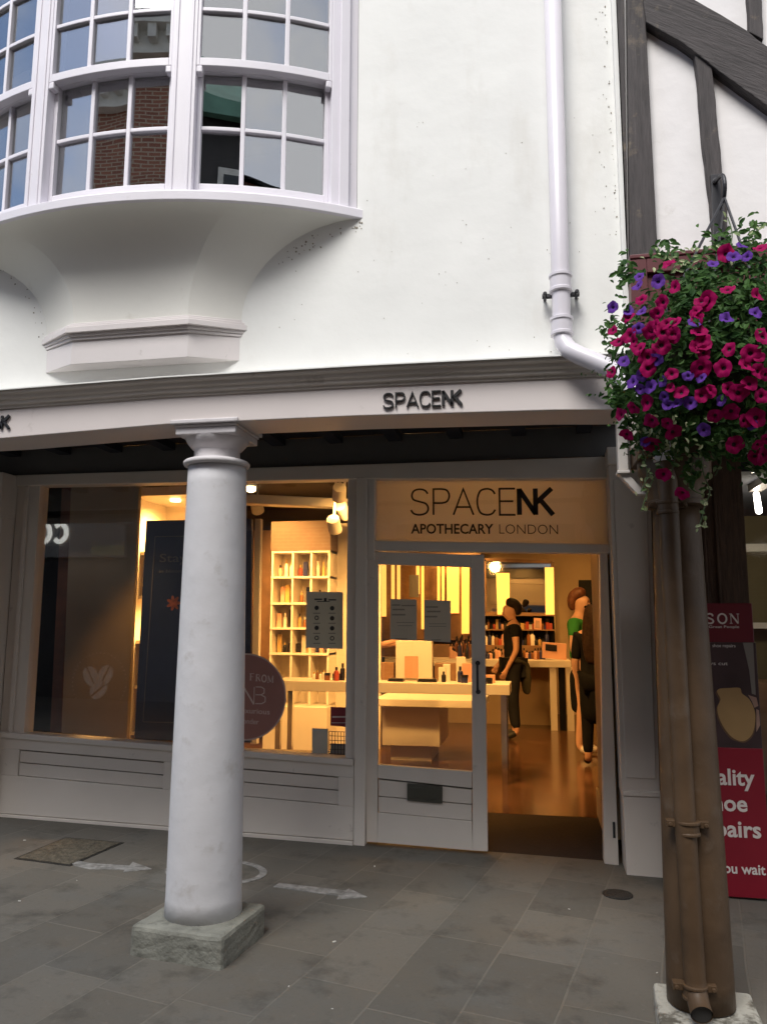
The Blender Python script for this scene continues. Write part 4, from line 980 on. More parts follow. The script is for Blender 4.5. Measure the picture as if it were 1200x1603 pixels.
SER = {
 'F': ([('b',[(.2,0),(.2,1)]),('t',[(.2,.98),(.85,.98)]),('t',[(.2,.52),(.68,.52)])], [(.2,.02,.18),(.2,.98,.18)]),
 'R': ([('b',[(.2,0),(.2,1)]),('t',[(.2,.98),(.55,.98),(.75,.86),(.75,.64),(.55,.52),(.2,.52)]),('b',[(.5,.52),(.88,.02)])], [(.2,.02,.18),(.9,.02,.12)]),
 'O': ([('b',O_(.5,.5,.42,.49))], []),
 'M': ([('t',[(.12,0),(.12,1)]),('b',[(.12,1),(.5,.1)]),('t',[(.5,.1),(.88,1)]),('b',[(.88,1),(.88,0)])], [(.12,.02,.12),(.88,.02,.14),(.1,.98,.1),(.9,.98,.1)]),
 'N': ([('t',[(.14,0),(.14,1)]),('b',[(.14,1),(.84,.0)]),('t',[(.84,0),(.84,1)])], [(.14,.02,.14),(.12,.98,.14),(.84,.98,.14)]),
 'B': ([('b',[(.2,0),(.2,1)]),('t',[(.2,.98),(.55,.98),(.74,.87),(.74,.64),(.55,.53),(.2,.53)]),('t',[(.55,.53),(.82,.40),(.82,.14),(.6,.02),(.2,.02)])], []),
 'P': ([('b',[(.2,0),(.2,1)]),('t',[(.2,.98),(.58,.98),(.8,.86),(.8,.6),(.58,.48),(.2,.48)])], [(.2,.02,.2),(.18,.98,.14)]),
 'S': ([('b',smoothline([(.8,.74),(.72,.93),(.48,1),(.24,.92),(.18,.74),(.3,.6),(.52,.5),(.74,.38),(.82,.2),(.7,.05),(.48,0),(.24,.06),(.16,.26)],3))], []),
 'T': ([('b',[(.5,0),(.5,1)]),('t',[(.1,.98),(.9,.98)])], [(.5,.02,.18)]),
 'I': ([('b',[(.5,0),(.5,1)])], [(.5,.02,.2),(.5,.98,.2)]),
}
def sertext(mb, txt, x0, z0, H, adv, Y, wk=.8, slope=0):
    x = x0
    for c in txt:
        if c != ' ':
            k = .55 if c == 'I' else (1.15 if c == 'M' else 1.0)
            serif(mb, SER[c][0], x, z0+slope*(x-x0), adv*wk*k, H, Y, H*.065, H*.17, SER[c][1]); x += adv*k
        else: x += adv*.6
a = onY(390.5, 1065, YT); b_ = onY(429, 1070, YT)
sertext(lt1, 'FROM', a[0], a[1], .050, (b_[0]-a[0])/4.1, YT, .85, (b_[1]-a[1])/(b_[0]-a[0]))
a = onY(373, 1102, YT); serif(lt1, SER['N'][0], a[0]+.02, a[1], .12, .125, YT, .006, .012, []); a = onY(401, 1102, YT); serif(lt1, SER['B'][0][1:], a[0]-.03, a[1], .12, .125, YT, .007, .014, [])
lt1.build('printed_words', 'stick_txt', rs_)
lt2 = MB(); a = onY(422, 1117, YT); text(lt2, 'luxurious', a[0], a[1], .040, .23, YT, right=True, slope=-.03); a = onY(405, 1133, YT); text(lt2, 'wonder', a[0], a[1], .040, .16, YT, right=True, slope=-.03)
lt2.build('printed_words', 'stick_txt', rs_)
rc = sheet([(517,1136),(543,1138),(543,1107.5),(517.5,1106.5)], 'red_card', 'redcard', YG, 'small dark red card in the lower right corner of the window', 'card'); inkbars(rc, [(520,541,1121,2.5),(519,541,1131,1)], YG-.003, 'stick_txt')
panel([(488,1186),(513,1187),(513,1141),(488,1140)], YS+.10, .012, 'pale_card', 'pale', 'blank pale green card leaning at the bottom right of the window', 'card')
gm = thing('wire_holder', (-1.4,5.72,.55), 'dark wire leaflet holder beside the pale green card', 'leaflet holder')
gq = Q([(515,1187),(543,1188),(543,1146),(515,1145)], 5.72)
wm = MB()
for k in range(7):
    ribbon(wm, [bil(gq, k/6, 0), bil(gq, k/6, 1)], .004, 5.72, 5.724)
    ribbon(wm, [bil(gq, 0, k/6), bil(gq, 1, k/6)], .004, 5.7241, 5.728)
wm.build('wire_grid', 'iron', gm); MB().prism([bil(gq,.05,.03), bil(gq,.95,.03), bil(gq,.95,.55), bil(gq,.05,.55)], 5.729, 5.735).build('leaflet', 'p_grey', gm)

# ------------------------------------------------------------------ columns
CY = 3.77
CX0, CX1 = onY(318, 1440, CY)[0], onY(341, 725, CY)[0]
CX = CX0+.03
zg = gz(CX)
pc0 = onZ(318, 1456, zg+.12)
colm = thing('stone_column', (CX, CY, zg), 'white painted tuscan column on a rough stone block in front of the shop window', 'column')
kx_, ky_ = -1.545, 3.70
pmb = MB()
def jit(o, amt, seed, cuts=6):
    me = o.data; b = bmesh.new(); b.from_mesh(me)
    bmesh.ops.subdivide_edges(b, edges=b.edges[:], cuts=cuts, use_grid_fill=True)
    rj = random.Random(seed)
    for v in b.verts: v.co += Vector((rj.uniform(-amt, amt), rj.uniform(-amt, amt), rj.uniform(-amt, amt)))
    b.to_mesh(me); b.free()
pmb.rbox(CX0-.0, CY-.03, zg-.03, zg+.135, .235, .225, R(-6)).build('plinth', 'plinth', colm, bevel=.02)
jit(colm.children[0], .002, 4)
zt = 2.325
lean = ((CX1-CX0)/2.1, 0)
sh = []
for i in range(25):
    t = i/24; z = zg+.125+(zt-zg-.125)*t
    r = .180-.031*t**1.3 + (.004 if t < .03 else 0)
    sh.append((r, z))
MB().lathe(sh, CX0, CY, 48, lean).build('shaft', 'column', colm, smooth='all')
cxx, cyy = CX1, CY-.012
MB().lathe([(.151,2.3251),(.164,2.3270),(.169,2.3350),(.169,2.3450),(.161,2.3530),(.144,2.3590)], cxx, cyy, 48).build('necking_ring', 'capital', colm, smooth=50)
MB().lathe([(.118,2.3591),(.116,2.4050),(.118,2.4100),(.128,2.4170),(.150,2.4430),(.160,2.4600),(.162,2.4670)], cxx, cyy, 48).build('echinus', 'capital', colm, smooth=50)
ab = MB(); ab.box(cxx-.160, cxx+.160, cyy-.160, cyy+.160, 2.4671, 2.5030); ab.box(cxx-.166, cxx+.166, cyy-.168, cyy+.166, 2.5031, 2.5170); ab.box(cxx-.180, cxx+.180, cyy-.185, cyy+.18, 2.5171, 2.5390); ab.build('abacus', 'capital', colm, bevel=.005)

BY = 3.50
BX, BXT = onY(1096, 1560, BY)[0], onY(1057, 800, BY)[0]
bc = thing('brown_column', (BX, BY, gz(BX)), 'dark brown painted column on a white stone block under the flower basket', 'column')
zg2 = gz(BX)
o = MB().rbox(BX+.015, BY-.03, zg2-.05, zg2+.085, .188, .18, R(-4)).build('plinth', 'plinth2', bc, bevel=.02); jit(o, .002, 9)
sh = [(.127-.032*(i/20)**1.1, zg2+.09+(2.02-zg2-.09)*i/20) for i in range(21)]
MB().lathe(sh, BX, BY, 40, ((BXT-BX)/1.9, 0)).build('shaft', 'brown', bc, smooth='all')
MB().lathe([(.112,2.0201),(.128,2.025),(.128,2.045),(.112,2.05),(.112,2.10),(.14,2.14),(.15,2.17),(.15,2.22)], BXT, BY, 40).build('capital', 'brown', bc, smooth=40)
MB().box(BXT-.16, BXT+.16, BY-.16, BY+.16, 2.2201, 2.30).build('abacus', 'brown', bc, bevel=.004)

# downpipes
YPp = 3.535
dp = thing('white_downpipe', (.135, YPp, 2.45), 'pale grey white downpipe running down the white wall and bending right over the fascia', 'downpipe')
xp = .142
pts = [(xp+.004, YPp, 6.3), (xp, YPp, 3.0), (xp-.003, YPp, 2.86), (xp+.004, YPp-.005, 2.80), (xp+.025, YPp-.03, 2.755), (xp+.07, YPp-.05, 2.718), (xp+.20, YPp-.07, 2.645), (.42, YPp-.10, 2.525), (.50, YPp-.14, 2.44), (.525, YPp-.16, 2.35), (.53, YPp-.17, 2.2)]
MB().tube(pts, .041, 20).build('pipe', 'pipe', dp, smooth='all')
for zc_ in (3.085, 2.875):
    MB().lathe([(.046,zc_-.045),(.052,zc_-.04),(.052,zc_-.028),(.048,zc_-.024),(.048,zc_+.024),(.053,zc_+.03),(.053,zc_+.042),(.046,zc_+.046)], xp-.001, YPp, 24).build('collar', 'pipe', dp, smooth=35)
br_ = MB().box(xp-.085, xp+.085, YPp+.03, YPp+.05, 3.035, 3.055)
for sg in (-1, 1): br_.tube([(xp+sg*.072, YPp+.045, 3.045), (xp+sg*.072, YPp-.0, 3.045)], .010, 8); br_.tube([(xp+sg*.072, YPp+.05, 3.045), (xp+sg*.072, YPp+.085, 3.045)], .008, 8)
br_.build('bracket', 'iron', dp, bevel=.003)
bdn = thing('brown_downpipe', (.52, 3.32, gz(.5)), 'brown downpipe with strap brackets clinging to the front of the brown column', 'downpipe')
ppx = []
for (px_, py_) in ((1046,810),(1050,900),(1058,1050),(1069,1250),(1078,1400),(1086,1530)):
    ppx.append((px_, py_))
yf = 3.368
pp = [(onY(px_, py_, yf+.03*(1603-py_)/800)[0], yf+.03*(1603-py_)/800-.01, onY(px_, py_, yf+.03*(1603-py_)/800)[1]) for px_, py_ in ppx]
top_ = (pp[0][0], pp[0][1]+.0, 2.25)
end = pp[-1]
pts = [top_]+pp+[(end[0]+.002, end[1]-.004, end[2]-.04), (end[0]+.004, end[1]-.03, end[2]-.075), (end[0]+.006, end[1]-.075, end[2]-.095)]
MB().tube(pts, .040, 18, cap=False).build('pipe', 'brown', bdn, smooth='all')
MB().tube([Vector(pts[-1])+Vector((0,.012,.004)), Vector(pts[-1])+Vector((0,.006,.002))], .037, 18).build('outlet_dark', 'roomdark', bdn)
MB().lathe([(.0395,0),(.044,.003),(.044,.02),(.0395,.023)], 0, 0, 18)
for (px_, py_) in ((1076,1296),(1087,1552),(1044,795)):
    yk = yf+.03*(1603-py_)/800-.01; x_, z_ = onY(px_, py_, yk)
    st = MB()
    st.lathe([(.040,z_-.028),(.046,z_-.026),(.046,z_-.016),(.042,z_-.014),(.042,z_+.014),(.047,z_+.016),(.047,z_+.026),(.040,z_+.028)], x_, yk, 20)
    for sg in (-1, 1): st.box(x_+sg*.058-.02, x_+sg*.058+.02, yk-.005, yk+.035, z_+.0, z_+.026); st.tube([(x_+sg*.066, yk-.005, z_+.013), (x_+sg*.066, yk-.016, z_+.013)], .008, 8)
    st.build('strap_bracket', 'brown', bdn, bevel=.003)
# ------------------------------------------------------------------ pavement marks
def mark(pts, name, label, cat, material='markpaint', h=.004, group=None):
    pp_ = [onZ(x, y, -.0) for x, y in pts]
    for _ in range(2): pp_ = [onZ(x, y, gz(p[0])) for (x, y), p in zip(pts, pp_)]
    mb = MB().slab(pp_, lambda x, y: gz(x)-.01, lambda x, y: gz(x)+h)
    return tag(mb.build(name, material), label, cat, group)
mark([(108,1350),(122,1348),(140,1352),(203,1356),(208,1350),(238,1361),(193,1366),(196,1362),(140,1361),(118,1356)], 'painted_arrow', 'worn white arrow painted on the paving left of the column', 'painted arrow', group='worn white arrows on the paving')
mark([(428,1389),(437,1383),(540,1395),(546,1392),(575,1405),(527,1408),(530,1403)], 'painted_arrow', 'worn white arrow painted on the paving right of the column', 'painted arrow', group='worn white arrows on the paving')
rg = MB(); ccx, ccy = -1.957, 4.77
for i in range(40):
    a = 2*math.pi*i/40; b2 = 2*math.pi*(i+1)/40
    if i in (12, 13, 27): continue
    rg.slab([(ccx+.27*math.cos(a), ccy+.20*math.sin(a)), (ccx+.315*math.cos(a), ccy+.24*math.sin(a)), (ccx+.315*math.cos(b2), ccy+.24*math.sin(b2)), (ccx+.27*math.cos(b2), ccy+.20*math.sin(b2))], lambda x, y: gz(x)-.01, lambda x, y: gz(x)+.004)
rg.prism
tag(rg.build('painted_ring', 'markpaint'), 'worn white painted ring on the paving behind the column', 'painted ring')
mc = thing('manhole_cover', (-3.07,4.93,gz(-3.07)), 'worn rectangular inspection cover set in the paving near the shopfront', 'manhole cover')
cpts = [onZ(*q, gz(-3.05)) for q in [(22,1346),(110,1355),(195,1318),(103,1312)]]
MB().slab(cpts, lambda x, y: gz(x)-.02, lambda x, y: gz(x)+.003).build('frame', 'castiron', mc)
ccm = Vector((sum(p[0] for p in cpts)/4, sum(p[1] for p in cpts)/4)); 
MB().slab([tuple(ccm+(Vector(p)-ccm)*.92) for p in cpts], lambda x, y: gz(x)-.02, lambda x, y: gz(x)+.006).build('lid', 'cover', mc)
dc = thing('drain_cover', (.417,4.995,gz(.417)), 'small dark iron drain cover on the paving by the right pilaster', 'drain cover')
MB().lathe([(.086,gz(.417)-.01),(.086,gz(.417)+.006)], .417, 4.995, 28).build('rim', 'castiron', dc); MB().lathe([(.07,gz(.417)+.0061),(.066,gz(.417)+.009)], .417, 4.995, 28).build('lid', 'castiron', dc)
for i, (px_, py_, s_) in enumerate([(30,1423,.010),(523,1475,.012),(452,1545,.007),(890,1416,.008),(520,1578,.006),(1027,1511,.007),(586,1357,.012),(120,1389,.006),(38,1329,.012)]):
    x_, y_ = onZ(px_, py_, gz(-1)); z_ = gz(x_)
    mb = MB(); s_ *= .75; mb.rbox(x_, y_, z_, z_+s_*.6, s_, s_*.5, i*.8)
    tag(mb.build('litter_scrap', 'litter', bevel=s_*.2), 'tiny white scrap of litter lying on the paving', 'litter', 'litter scraps on the paving')

# ------------------------------------------------------------------ the timber framed neighbour
YN = 3.60
T = thing('timber_framed_house', (1.5, YN, gz(1.5)), 'old timber framed house with dark beams and white infill right of the white wall', 'building')
MB().box(.4475, 4.5, YN, 3.95, 2.70, ZT).build('infill_wall', 'infill', T)
YB_ = YN-.045
def beam(pts, name='timber', d=.0): return MB().prism(Q(pts, YB_-d), YB_-d, YN+.05).build(name, 'timber', T, bevel=.008)
def wob(o, amt, seed):
    jit(o, 0, seed, 7)
    rj = random.Random(seed)
    for v in o.data.vertices: v.co += Vector((rj.uniform(-amt, amt), rj.uniform(-amt, 0)*.6, rj.uniform(-amt, amt)))
po = MB().prism([onY(976,-400,YB_), onY(985,402,YB_), onY(1029,397,YB_), onY(1010,30,YB_), onY(1004,-400,YB_)][::-1], YB_, YN+.05).build('timber_post', 'timber', T, bevel=.006)
MB().prism([(.4476,3.06),(onY(983,402,YB_-.01)[0]-.004,3.06),(onY(974,-400,YB_)[0]-.004,6.2),(.4476,6.2)], YB_+.012, YN+.05).build('timber_post', 'timber', T, bevel=.006)
def rough_beam(pts, d, seed, name):
    q = Q(pts, YB_-d); rj = random.Random(seed); out = []
    for i in range(len(q)):
        a = Vector(q[i]); b2 = Vector(q[(i+1)%len(q)]); n_ = max(1, int((b2-a).length/.06))
        t_ = (b2-a).normalized(); nn = Vector((-t_.y, t_.x))
        for k in range(n_):
            p_ = a.lerp(b2, k/n_)+nn*(rj.uniform(-.004, .004) if k else 0); out.append((p_.x, p_.y))
    return MB().prism(out, YB_-d, YN+.05).build(name, 'timber_diag' if name == 'timber_brace' else 'timber', T, bevel=.004)
rough_beam([(1011,34),(1060,62),(1113,102),(1200,166),(1330,262),(1330,165),(1200,72),(1168,47),(1088,0),(1000,-52)], .012, 1, 'timber_brace')
rough_beam([(1119,392),(1143,390),(1113,101),(1086,83)], .0, 2, 'timber_stud')
rough_beam([(1172,50),(1194,62),(1180,-300),(1158,-300)], .0, 3, 'timber_stud')
rough_beam([(1270,400),(1300,400),(1285,230),(1256,205)], .0, 6, 'timber_stud')
fb = MB(); zf0 = onY(990,402,3.52)[1]
fb.box(.447, 4.5, 3.52, 3.95, 2.62, zf0-.02); fb.box(.447, 4.5, 3.495, 3.95, zf0-.02, zf0)
fb.box(.4471, .52, 3.50, 3.52, 2.62, zf0-.021); fb.box(.52, 4.5, 3.50, 3.52, zf0-.09, zf0-.021); fb.box(.52, 4.5, 3.50, 3.52, 2.62, 2.70)
fb.build('maroon_fascia', 'maroon', T, bevel=.004)
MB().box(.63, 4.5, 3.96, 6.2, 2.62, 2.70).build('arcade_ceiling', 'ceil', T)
YQ = 5.70
MB().box(.80, 4.5, YQ-.04, YQ+.1, 2.57, 2.62).build('shop_header', 'ceil', T)
x0_ = onY(1105,850,5.3)[0]; x1_ = onY(1168,850,5.3)[0]
dpil = MB().box(.78, x1_, 5.32, YQ+.1, -.1, 2.62)
for k in range(5): dpil.box(.83+k*.075, .845+k*.075, 5.305, 5.3199, .1, 2.55)
dpil.build('dark_pillar', 'wooddk', T, bevel=.004)
MB().box(x1_, 4.5, YQ-.03, YQ+.05, -.15, .45).build('shop_riser', 'wooddk', T)
MB().box(x1_, 4.5, YQ, YQ+.008, .45, 2.569).build('shop_window', 'glass', T)
nw = MB(); nw.box(1.14, 4.5, 9.0, 9.1, -.2, 2.7); nw.box(1.13, 1.17, YQ+.1, 9.0, -.2, 2.7); nw.box(4.5, 4.6, YQ, 9.1, -.2, 2.7); nw.build('shop_back_wall', 'olive', T)
MB().box(1.14, 4.5, YQ+.1, 9.1, 2.7001, 2.76).build('shop_ceiling', 'ceil', T); MB().box(1.14, 4.5, YQ+.1, 9.1, -.2, -.12).build('shop_floor', 'walnut', T)
MB().box(1.2, 4.4, 8.7, 9.0, 1.50, 1.56).build('shop_shelf', 'inwhite', T); MB().box(1.2, 4.4, 8.6, 9.0, 2.28, 2.36).build('shop_shelf', 'inwhite', T)
MB().box(1.2, 4.4, 8.0, 8.6, -.12, 1.0).build('shop_counter', 'walnut', T)
ta = onY(1184, 777, 6.6); tb2 = onY(1187, 801, 6.6)
tub = MB().tube([(ta[0], 6.9, 2.52), (tb2[0], 6.3, 2.52)], .02, 10)
tl_ = thing('tube_light', (ta[0], 6.6, 2.52), 'short bright tube light on the ceiling of the neighbouring shop', 'tube light')
za_ = onY(1183,774,6.95); zb_ = onY(1187,800,6.35)
MB().tube([(za_[0],6.95,za_[1]), (zb_[0],6.35,zb_[1])], .024, 10).build('tube', 'tube', tl_); MB().box(za_[0]-.05, za_[0]+.05, 6.3, 7.0, za_[1]+.03, 2.70).build('fitting', 'p_grey', tl_)
pl_ = bpy.data.lights.new('tube_glow', 'POINT'); pl_.energy = 10; pl_.color = (1, .9, .7); pl_.shadow_soft_size = .1
plo = bpy.data.objects.new('tube_glow', pl_); COL.objects.link(plo); plo.location = (1.9, 7.2, 2.2)
# shoe repair sign
YSG = 5.10
sg0 = onY(1204, 1411, YSG); sgt = onY(1176, 945, YSG)
SX1 = sgt[0]; SX0 = SX1-.56
SG = thing('shoe_repair_sign', (SX0, YSG, gz(1)), 'tall maroon and red shoe repair sign standing behind the brown column', 'sign')
def zy(y): return onY(1190, y, YSG)[1]
zb0 = max(gz(1.3)+.0, zy(1407))
MB().box(SX0, SX1+.01, YSG, YSG+.03, zb0, zy(1172)).build('red_panel', 'signred', SG, bevel=.003)
MB().box(SX0, SX1+.008, YSG, YSG+.03, zy(1172)+.0005, zy(1006)).build('picture_panel', 'signimg', SG, bevel=.002)
MB().box(SX0, SX1, YSG, YSG+.03, zy(1006)+.0005, zy(944)).build('maroon_panel', 'signmar', SG, bevel=.003)
YTx = YSG-.002
tx = MB()
for word, xr, yb, H in (('Quality', 1181, 1230, .105), ('Shoe', 1169.5, 1270.5, .105), ('Repairs', 1191, 1312, .105)):
    p_ = onY(xr, yb, YTx); W_ = {'Quality': .365, 'Shoe': .25, 'Repairs': .385}[word]
    tx = MB(); text(tx, word, p_[0], p_[1], H*.90, W_, YTx, .022, right=True); tx.build('sign_word', 'signtxt', SG)
tx = MB(); p_ = onY(1198, 1370, YTx); text(tx, 'While you wait', p_[0], p_[1], .058, .47, YTx, .02, right=True)
tx.build('sign_word', 'signtxt', SG)
tx = MB(); p_ = onY(1158, 976, YTx)
sertext(tx, 'TIMPSON', p_[0]-.459, p_[1], .058, .0700, YTx, .82)
tx.build('sign_name', 'signtxt', SG)
tx = MB(); p_ = onY(1156, 980, YTx); text(tx, 'Quality Service by Great People', p_[0], p_[1]-.012, .016, .42, YTx, .005, right=True); p_ = onY(1150,1008,YTx); text(tx, 'shoe repairs', p_[0], p_[1]-.02, .02, .13, YTx, right=True); p_ = onY(1138,1036,YTx); text(tx, 'keys cut', p_[0], p_[1]-.02, .022, .14, YTx, right=True)
tx.build('sign_small_words', 'signtxt', SG)
def pic(pts, m_, k, nm): MB().prism(Q(pts, YSG-.0015*k), YSG-.0015*k, YSG-.0002).build(nm, m_, SG)
so_ = smoothline([(1121,1082),(1126,1078),(1140,1077),(1157,1077),(1160,1085),(1172,1095),(1180,1112),(1181,1130),(1177,1148),(1168,1158),(1158,1160),(1145,1154),(1133,1140),(1125,1124),(1122,1108),(1127,1095),(1122,1085)], 4)[:-1]
pic([(x+ (1.5 if x > 1150 else -2), y+2.5) for x, y in so_], 'sole_dk', 1, 'picture_shoe'); pic(so_, 'sole', 2, 'picture_sole')
pic([(1162,1006),(1178,1006),(1182,1088),(1176,1086),(1172,1050)], 'p_grey', 1, 'picture_sleeve'); pic([(1170,1088),(1183,1092),(1186,1105),(1180,1108),(1176,1098)], 'skinpic', 1, 'picture_hand'); pic([(1183,1110),(1187,1112),(1189,1135),(1183,1146)], 'skinpic', 2, 'picture_hand')

# ------------------------------------------------------------------ hanging basket
HBX, HBY, HBZ = .66, 3.02, 2.50
HB = thing('hanging_basket', (HBX, HBY, HBZ-.3), 'overflowing hanging basket of magenta and purple petunias in front of the timber wall', 'hanging basket')
MB().lathe([(.06,HBZ-.22),(.16,HBZ-.18),(.24,HBZ-.08),(.27,HBZ+.04),(.27,HBZ+.05)], HBX+.02, HBY+.08, 24).build('moss_basket', 'basket', HB, smooth='all')
hk = MB(); hx1, hz1 = onY(1121,278,3.50); hx2, hz2 = onY(1126,362,3.50)
hk.prism(Q([(1117,374),(1133,373),(1126,272),(1112,273)], 3.535), 3.535, 3.553)
hk.tube(smoothline([(hx1,3.54,hz1),(hx1+.01,3.45,hz1-.02),(hx1+.012,3.42,hz1-.08),(hx1+.01,3.45,hz1-.14),(hx1+.005,3.50,hz1-.15)],5), .010, 8)
hk.tube([(hx1,3.535,hz1-.0),(hx1,3.52,hz1)], .013, 8); hk.tube([(hx2,3.535,hz2),(hx2,3.52,hz2)], .013, 8)
hk.build('wall_hook', 'iron', HB, bevel=.003)
chn = MB()
for tx_, ty_ in ((-.20, .0), (.24, -.02), (.05, .26)): chn.tube([(hx1+.012,3.44,hz1-.13), (HBX+tx_, HBY+.08+ty_, HBZ+.12)], .006, 6)
chn.build('chain', 'iron', HB)
def Fy(px, py):                                    # depth of the flower mass surface
    x, z = onY(px, py, HBY-.2)
    q_ = ((x-.70)/.46)**2+((z-2.50)/.42)**2
    return HBY-.02-.33*math.sqrt(max(0.0, 1-min(q_, 1)))
def zpt(zx, zy_): return 900+zx/3.207, 350+zy_/3.207
# foliage: many leaf faces through the shell of the mass
fol = MB(); rl = random.Random(11)
def leaf(mb, p, n_, s, roll, fold=.25):
    n_ = n_.normalized(); t = n_.cross(Vector((0,0,1)))
    if t.length < 1e-3: t = Vector((1,0,0))
    t.normalize(); b = n_.cross(t)
    a = t*math.cos(roll)+b*math.sin(roll); c = -t*math.sin(roll)+b*math.cos(roll)
    P_ = [p-a*s, p-a*s*.3+c*s*.48+n_*s*fold, p+a*s*.45+c*s*.40+n_*s*fold*.8, p+a*s*1.05-n_*s*.15, p+a*s*.45-c*s*.40+n_*s*fold*.8, p-a*s*.3-c*s*.48+n_*s*fold, p+a*s*.1]
    mb.add(P_, [(0,6,1),(1,6,2),(2,6,3),(3,6,4),(4,6,5),(5,6,0)])
def blob(u, v, k):
    d = Vector((math.cos(u)*math.cos(v), math.sin(u)*math.cos(v), math.sin(v)))
    lump = 1+.10*math.sin(3.1*u+1.3)*math.cos(2.7*v)+.07*math.sin(7*u+3*v)
    return Vector((.71+.44*d.x*lump*k, HBY+.02+.34*d.y*lump*k, 2.475+.345*d.z*lump*k)), d
for i in range(5000):
    u_ = rl.uniform(0, 2*math.pi); v_ = math.asin(rl.uniform(-1, 1)); k = rl.uniform(.70, 1.0) if i % 3 else rl.uniform(.35, .8)
    p, d = blob(u_, v_, k)
    if p.y > 3.46: continue
    nn = (d+Vector((rl.uniform(-.7,.7), rl.uniform(-.7,.7), rl.uniform(-.3,.9)))).normalized()
    leaf(fol, p, nn, rl.uniform(.013, .026), rl.uniform(0, 6.28))
# ragged sprigs along the outline
for i in range(90):
    u_ = rl.uniform(0, 2*math.pi); v_ = rl.uniform(-1.2, 1.2); p, d = blob(u_, v_, 1.0)
    if p.y > 3.40: continue
    L_ = rl.uniform(.04, .11); dd = (d+Vector((rl.uniform(-.4,.4), rl.uniform(-.4,.4), rl.uniform(-.2,.5)))).normalized()
    for k in range(7): leaf(fol, p+dd*L_*k/6+Vector((rl.uniform(-.012,.012), rl.uniform(-.012,.012), rl.uniform(-.012,.012))), (dd+Vector((rl.uniform(-1,1), -.6, rl.uniform(-1,1)))), rl.uniform(.008,.015), rl.uniform(0,6.28))
for (px_, py_, r_, n_) in ((1010,640,45,110),(1000,690,26,40),(1050,690,34,60),(1085,740,22,34),(1150,690,45,120),(1195,720,35,80),(965,620,22,60),(960,520,20,50),(985,430,25,60),(1175,360,20,26),(1040,395,22,40),(1130,395,40,100),(1180,400,40,100),(1085,445,40,170),(1130,470,45,200),(1180,450,40,180),(1060,470,35,140),(1150,520,45,160),(1090,530,40,120)):
    for k in range(n_):
        qx = px_+rl.gauss(0, r_*.5); qy = py_+rl.gauss(0, r_*.5); yv = Fy(qx, qy)+rl.uniform(0, .12); x_, z_ = onY(qx, qy, yv)
        leaf(fol, Vector((x_, yv, z_)), Vector((rl.uniform(-.8,.8), -1, rl.uniform(-.3,1))), rl.uniform(.010,.022), rl.uniform(0,6.28))
fol.build('foliage', 'leaf', HB, recalc=False)
def flower(px_, py_, kind, s):
    yv = Fy(px_, py_)-.028; x_, z_ = onY(px_, py_, yv)
    c = Vector((x_, yv, z_)); d = Vector(((x_-.70)*1.1, -.42-.25*rl.random(), (z_-2.45)*.8)).normalized()
    d = (d+Vector((rl.uniform(-.6,.6), rl.uniform(-.15,.15), rl.uniform(-.6,.6)))).normalized()
    t = d.cross(Vector((0,0,1))).normalized(); b = d.cross(t)
    n_ = 20; mb = MB(); ph = rl.uniform(0, 6.28); j1, j2, j3 = rl.uniform(.03,.14), rl.uniform(0,6), rl.uniform(-.05,.05)
    rings = []
    for ri, (rr_, dz) in enumerate(((.20, -.34), (.34, -.10), (.66, .02), (1.0, -.02))):
        ring = []
        for i in range(n_):
            a = 2*math.pi*i/n_+ph; lob = 1+((.055*math.cos(5*(a-ph))+j1*math.sin(2*a+j2)+j3*math.sin(7*a)) if ri == 3 else .03*math.cos(5*(a-ph)) if ri == 2 else 0); ruf = (.10*math.sin(5*(a-ph)+1)+.08*math.sin(9*a)+j1*2*math.sin(2*a+j3*60)) if ri > 1 else 0
            ring.append(c+(t*math.cos(a)+b*math.sin(a))*s*rr_*lob+d*s*(dz+ruf*(1 if ri == 3 else .5)))
        rings.append(ring)
    vs = [v for r_ in rings for v in r_]
    mb.add(vs, [(k*n_+i, k*n_+(i+1)%n_, (k+1)*n_+(i+1)%n_, (k+1)*n_+i) for k in range(3) for i in range(n_)])
    o = mb.build('flower', kind, HB, smooth='all', recalc=False)
    th = MB(); th.add([r_ for r_ in rings[0]]+[r_+d*s*.02 for r_ in [c+(t*math.cos(2*math.pi*i/n_+ph)+b*math.sin(2*math.pi*i/n_+ph))*s*.23-d*s*.26 for i in range(n_)]]+[c-d*s*.36], [(i, (i+1)%n_, n_+(i+1)%n_, n_+i) for i in range(n_)]+[(i, (i+1)%n_, 2*n_) for i in range(n_)])
    th.build('throat', 'throat' if kind == 'magenta' else 'throat2', o, recalc=False)
MAG = [(470,200),(755,150),(925,120),(495,318),(435,395),(410,450),(660,390),(600,440),(265,470),(185,535),(215,590),(270,560),(455,500),(490,560),(430,610),(320,625),(360,670),(365,725),(620,540),(640,585),(610,480),(770,630),(630,725),(740,725),(860,710),(880,650),(920,740),(945,565),(670,845),(770,830),(820,850),(935,865),(780,945),(700,965),(355,900),(460,1005),(225,960),(290,925),(490,1050),(910,975),(800,1110),(900,1170),(945,1165),(440,1260),(535,1355),(385,1110),(380,990),(330,380),(440,545),(395,510),(180,745),(375,540),(850,990),(1040,640),(1060,800),(1030,930),(1080,500),(1100,1000),(1050,1120)]
PUR = [(310,310),(320,265),(415,290),(185,420),(330,440),(265,440),(315,525),(690,200),(795,165),(835,110),(860,165),(760,475),(335,760),(435,790),(375,820),(325,830),(565,765),(630,775),(465,910),(510,900),(575,900),(645,1035),(240,690),(600,490),(285,795),(350,1095),(1060,250),(1100,400),(1120,700)]
for q_ in MAG: flower(*zpt(*q_), 'magenta', rl.uniform(.021, .034))
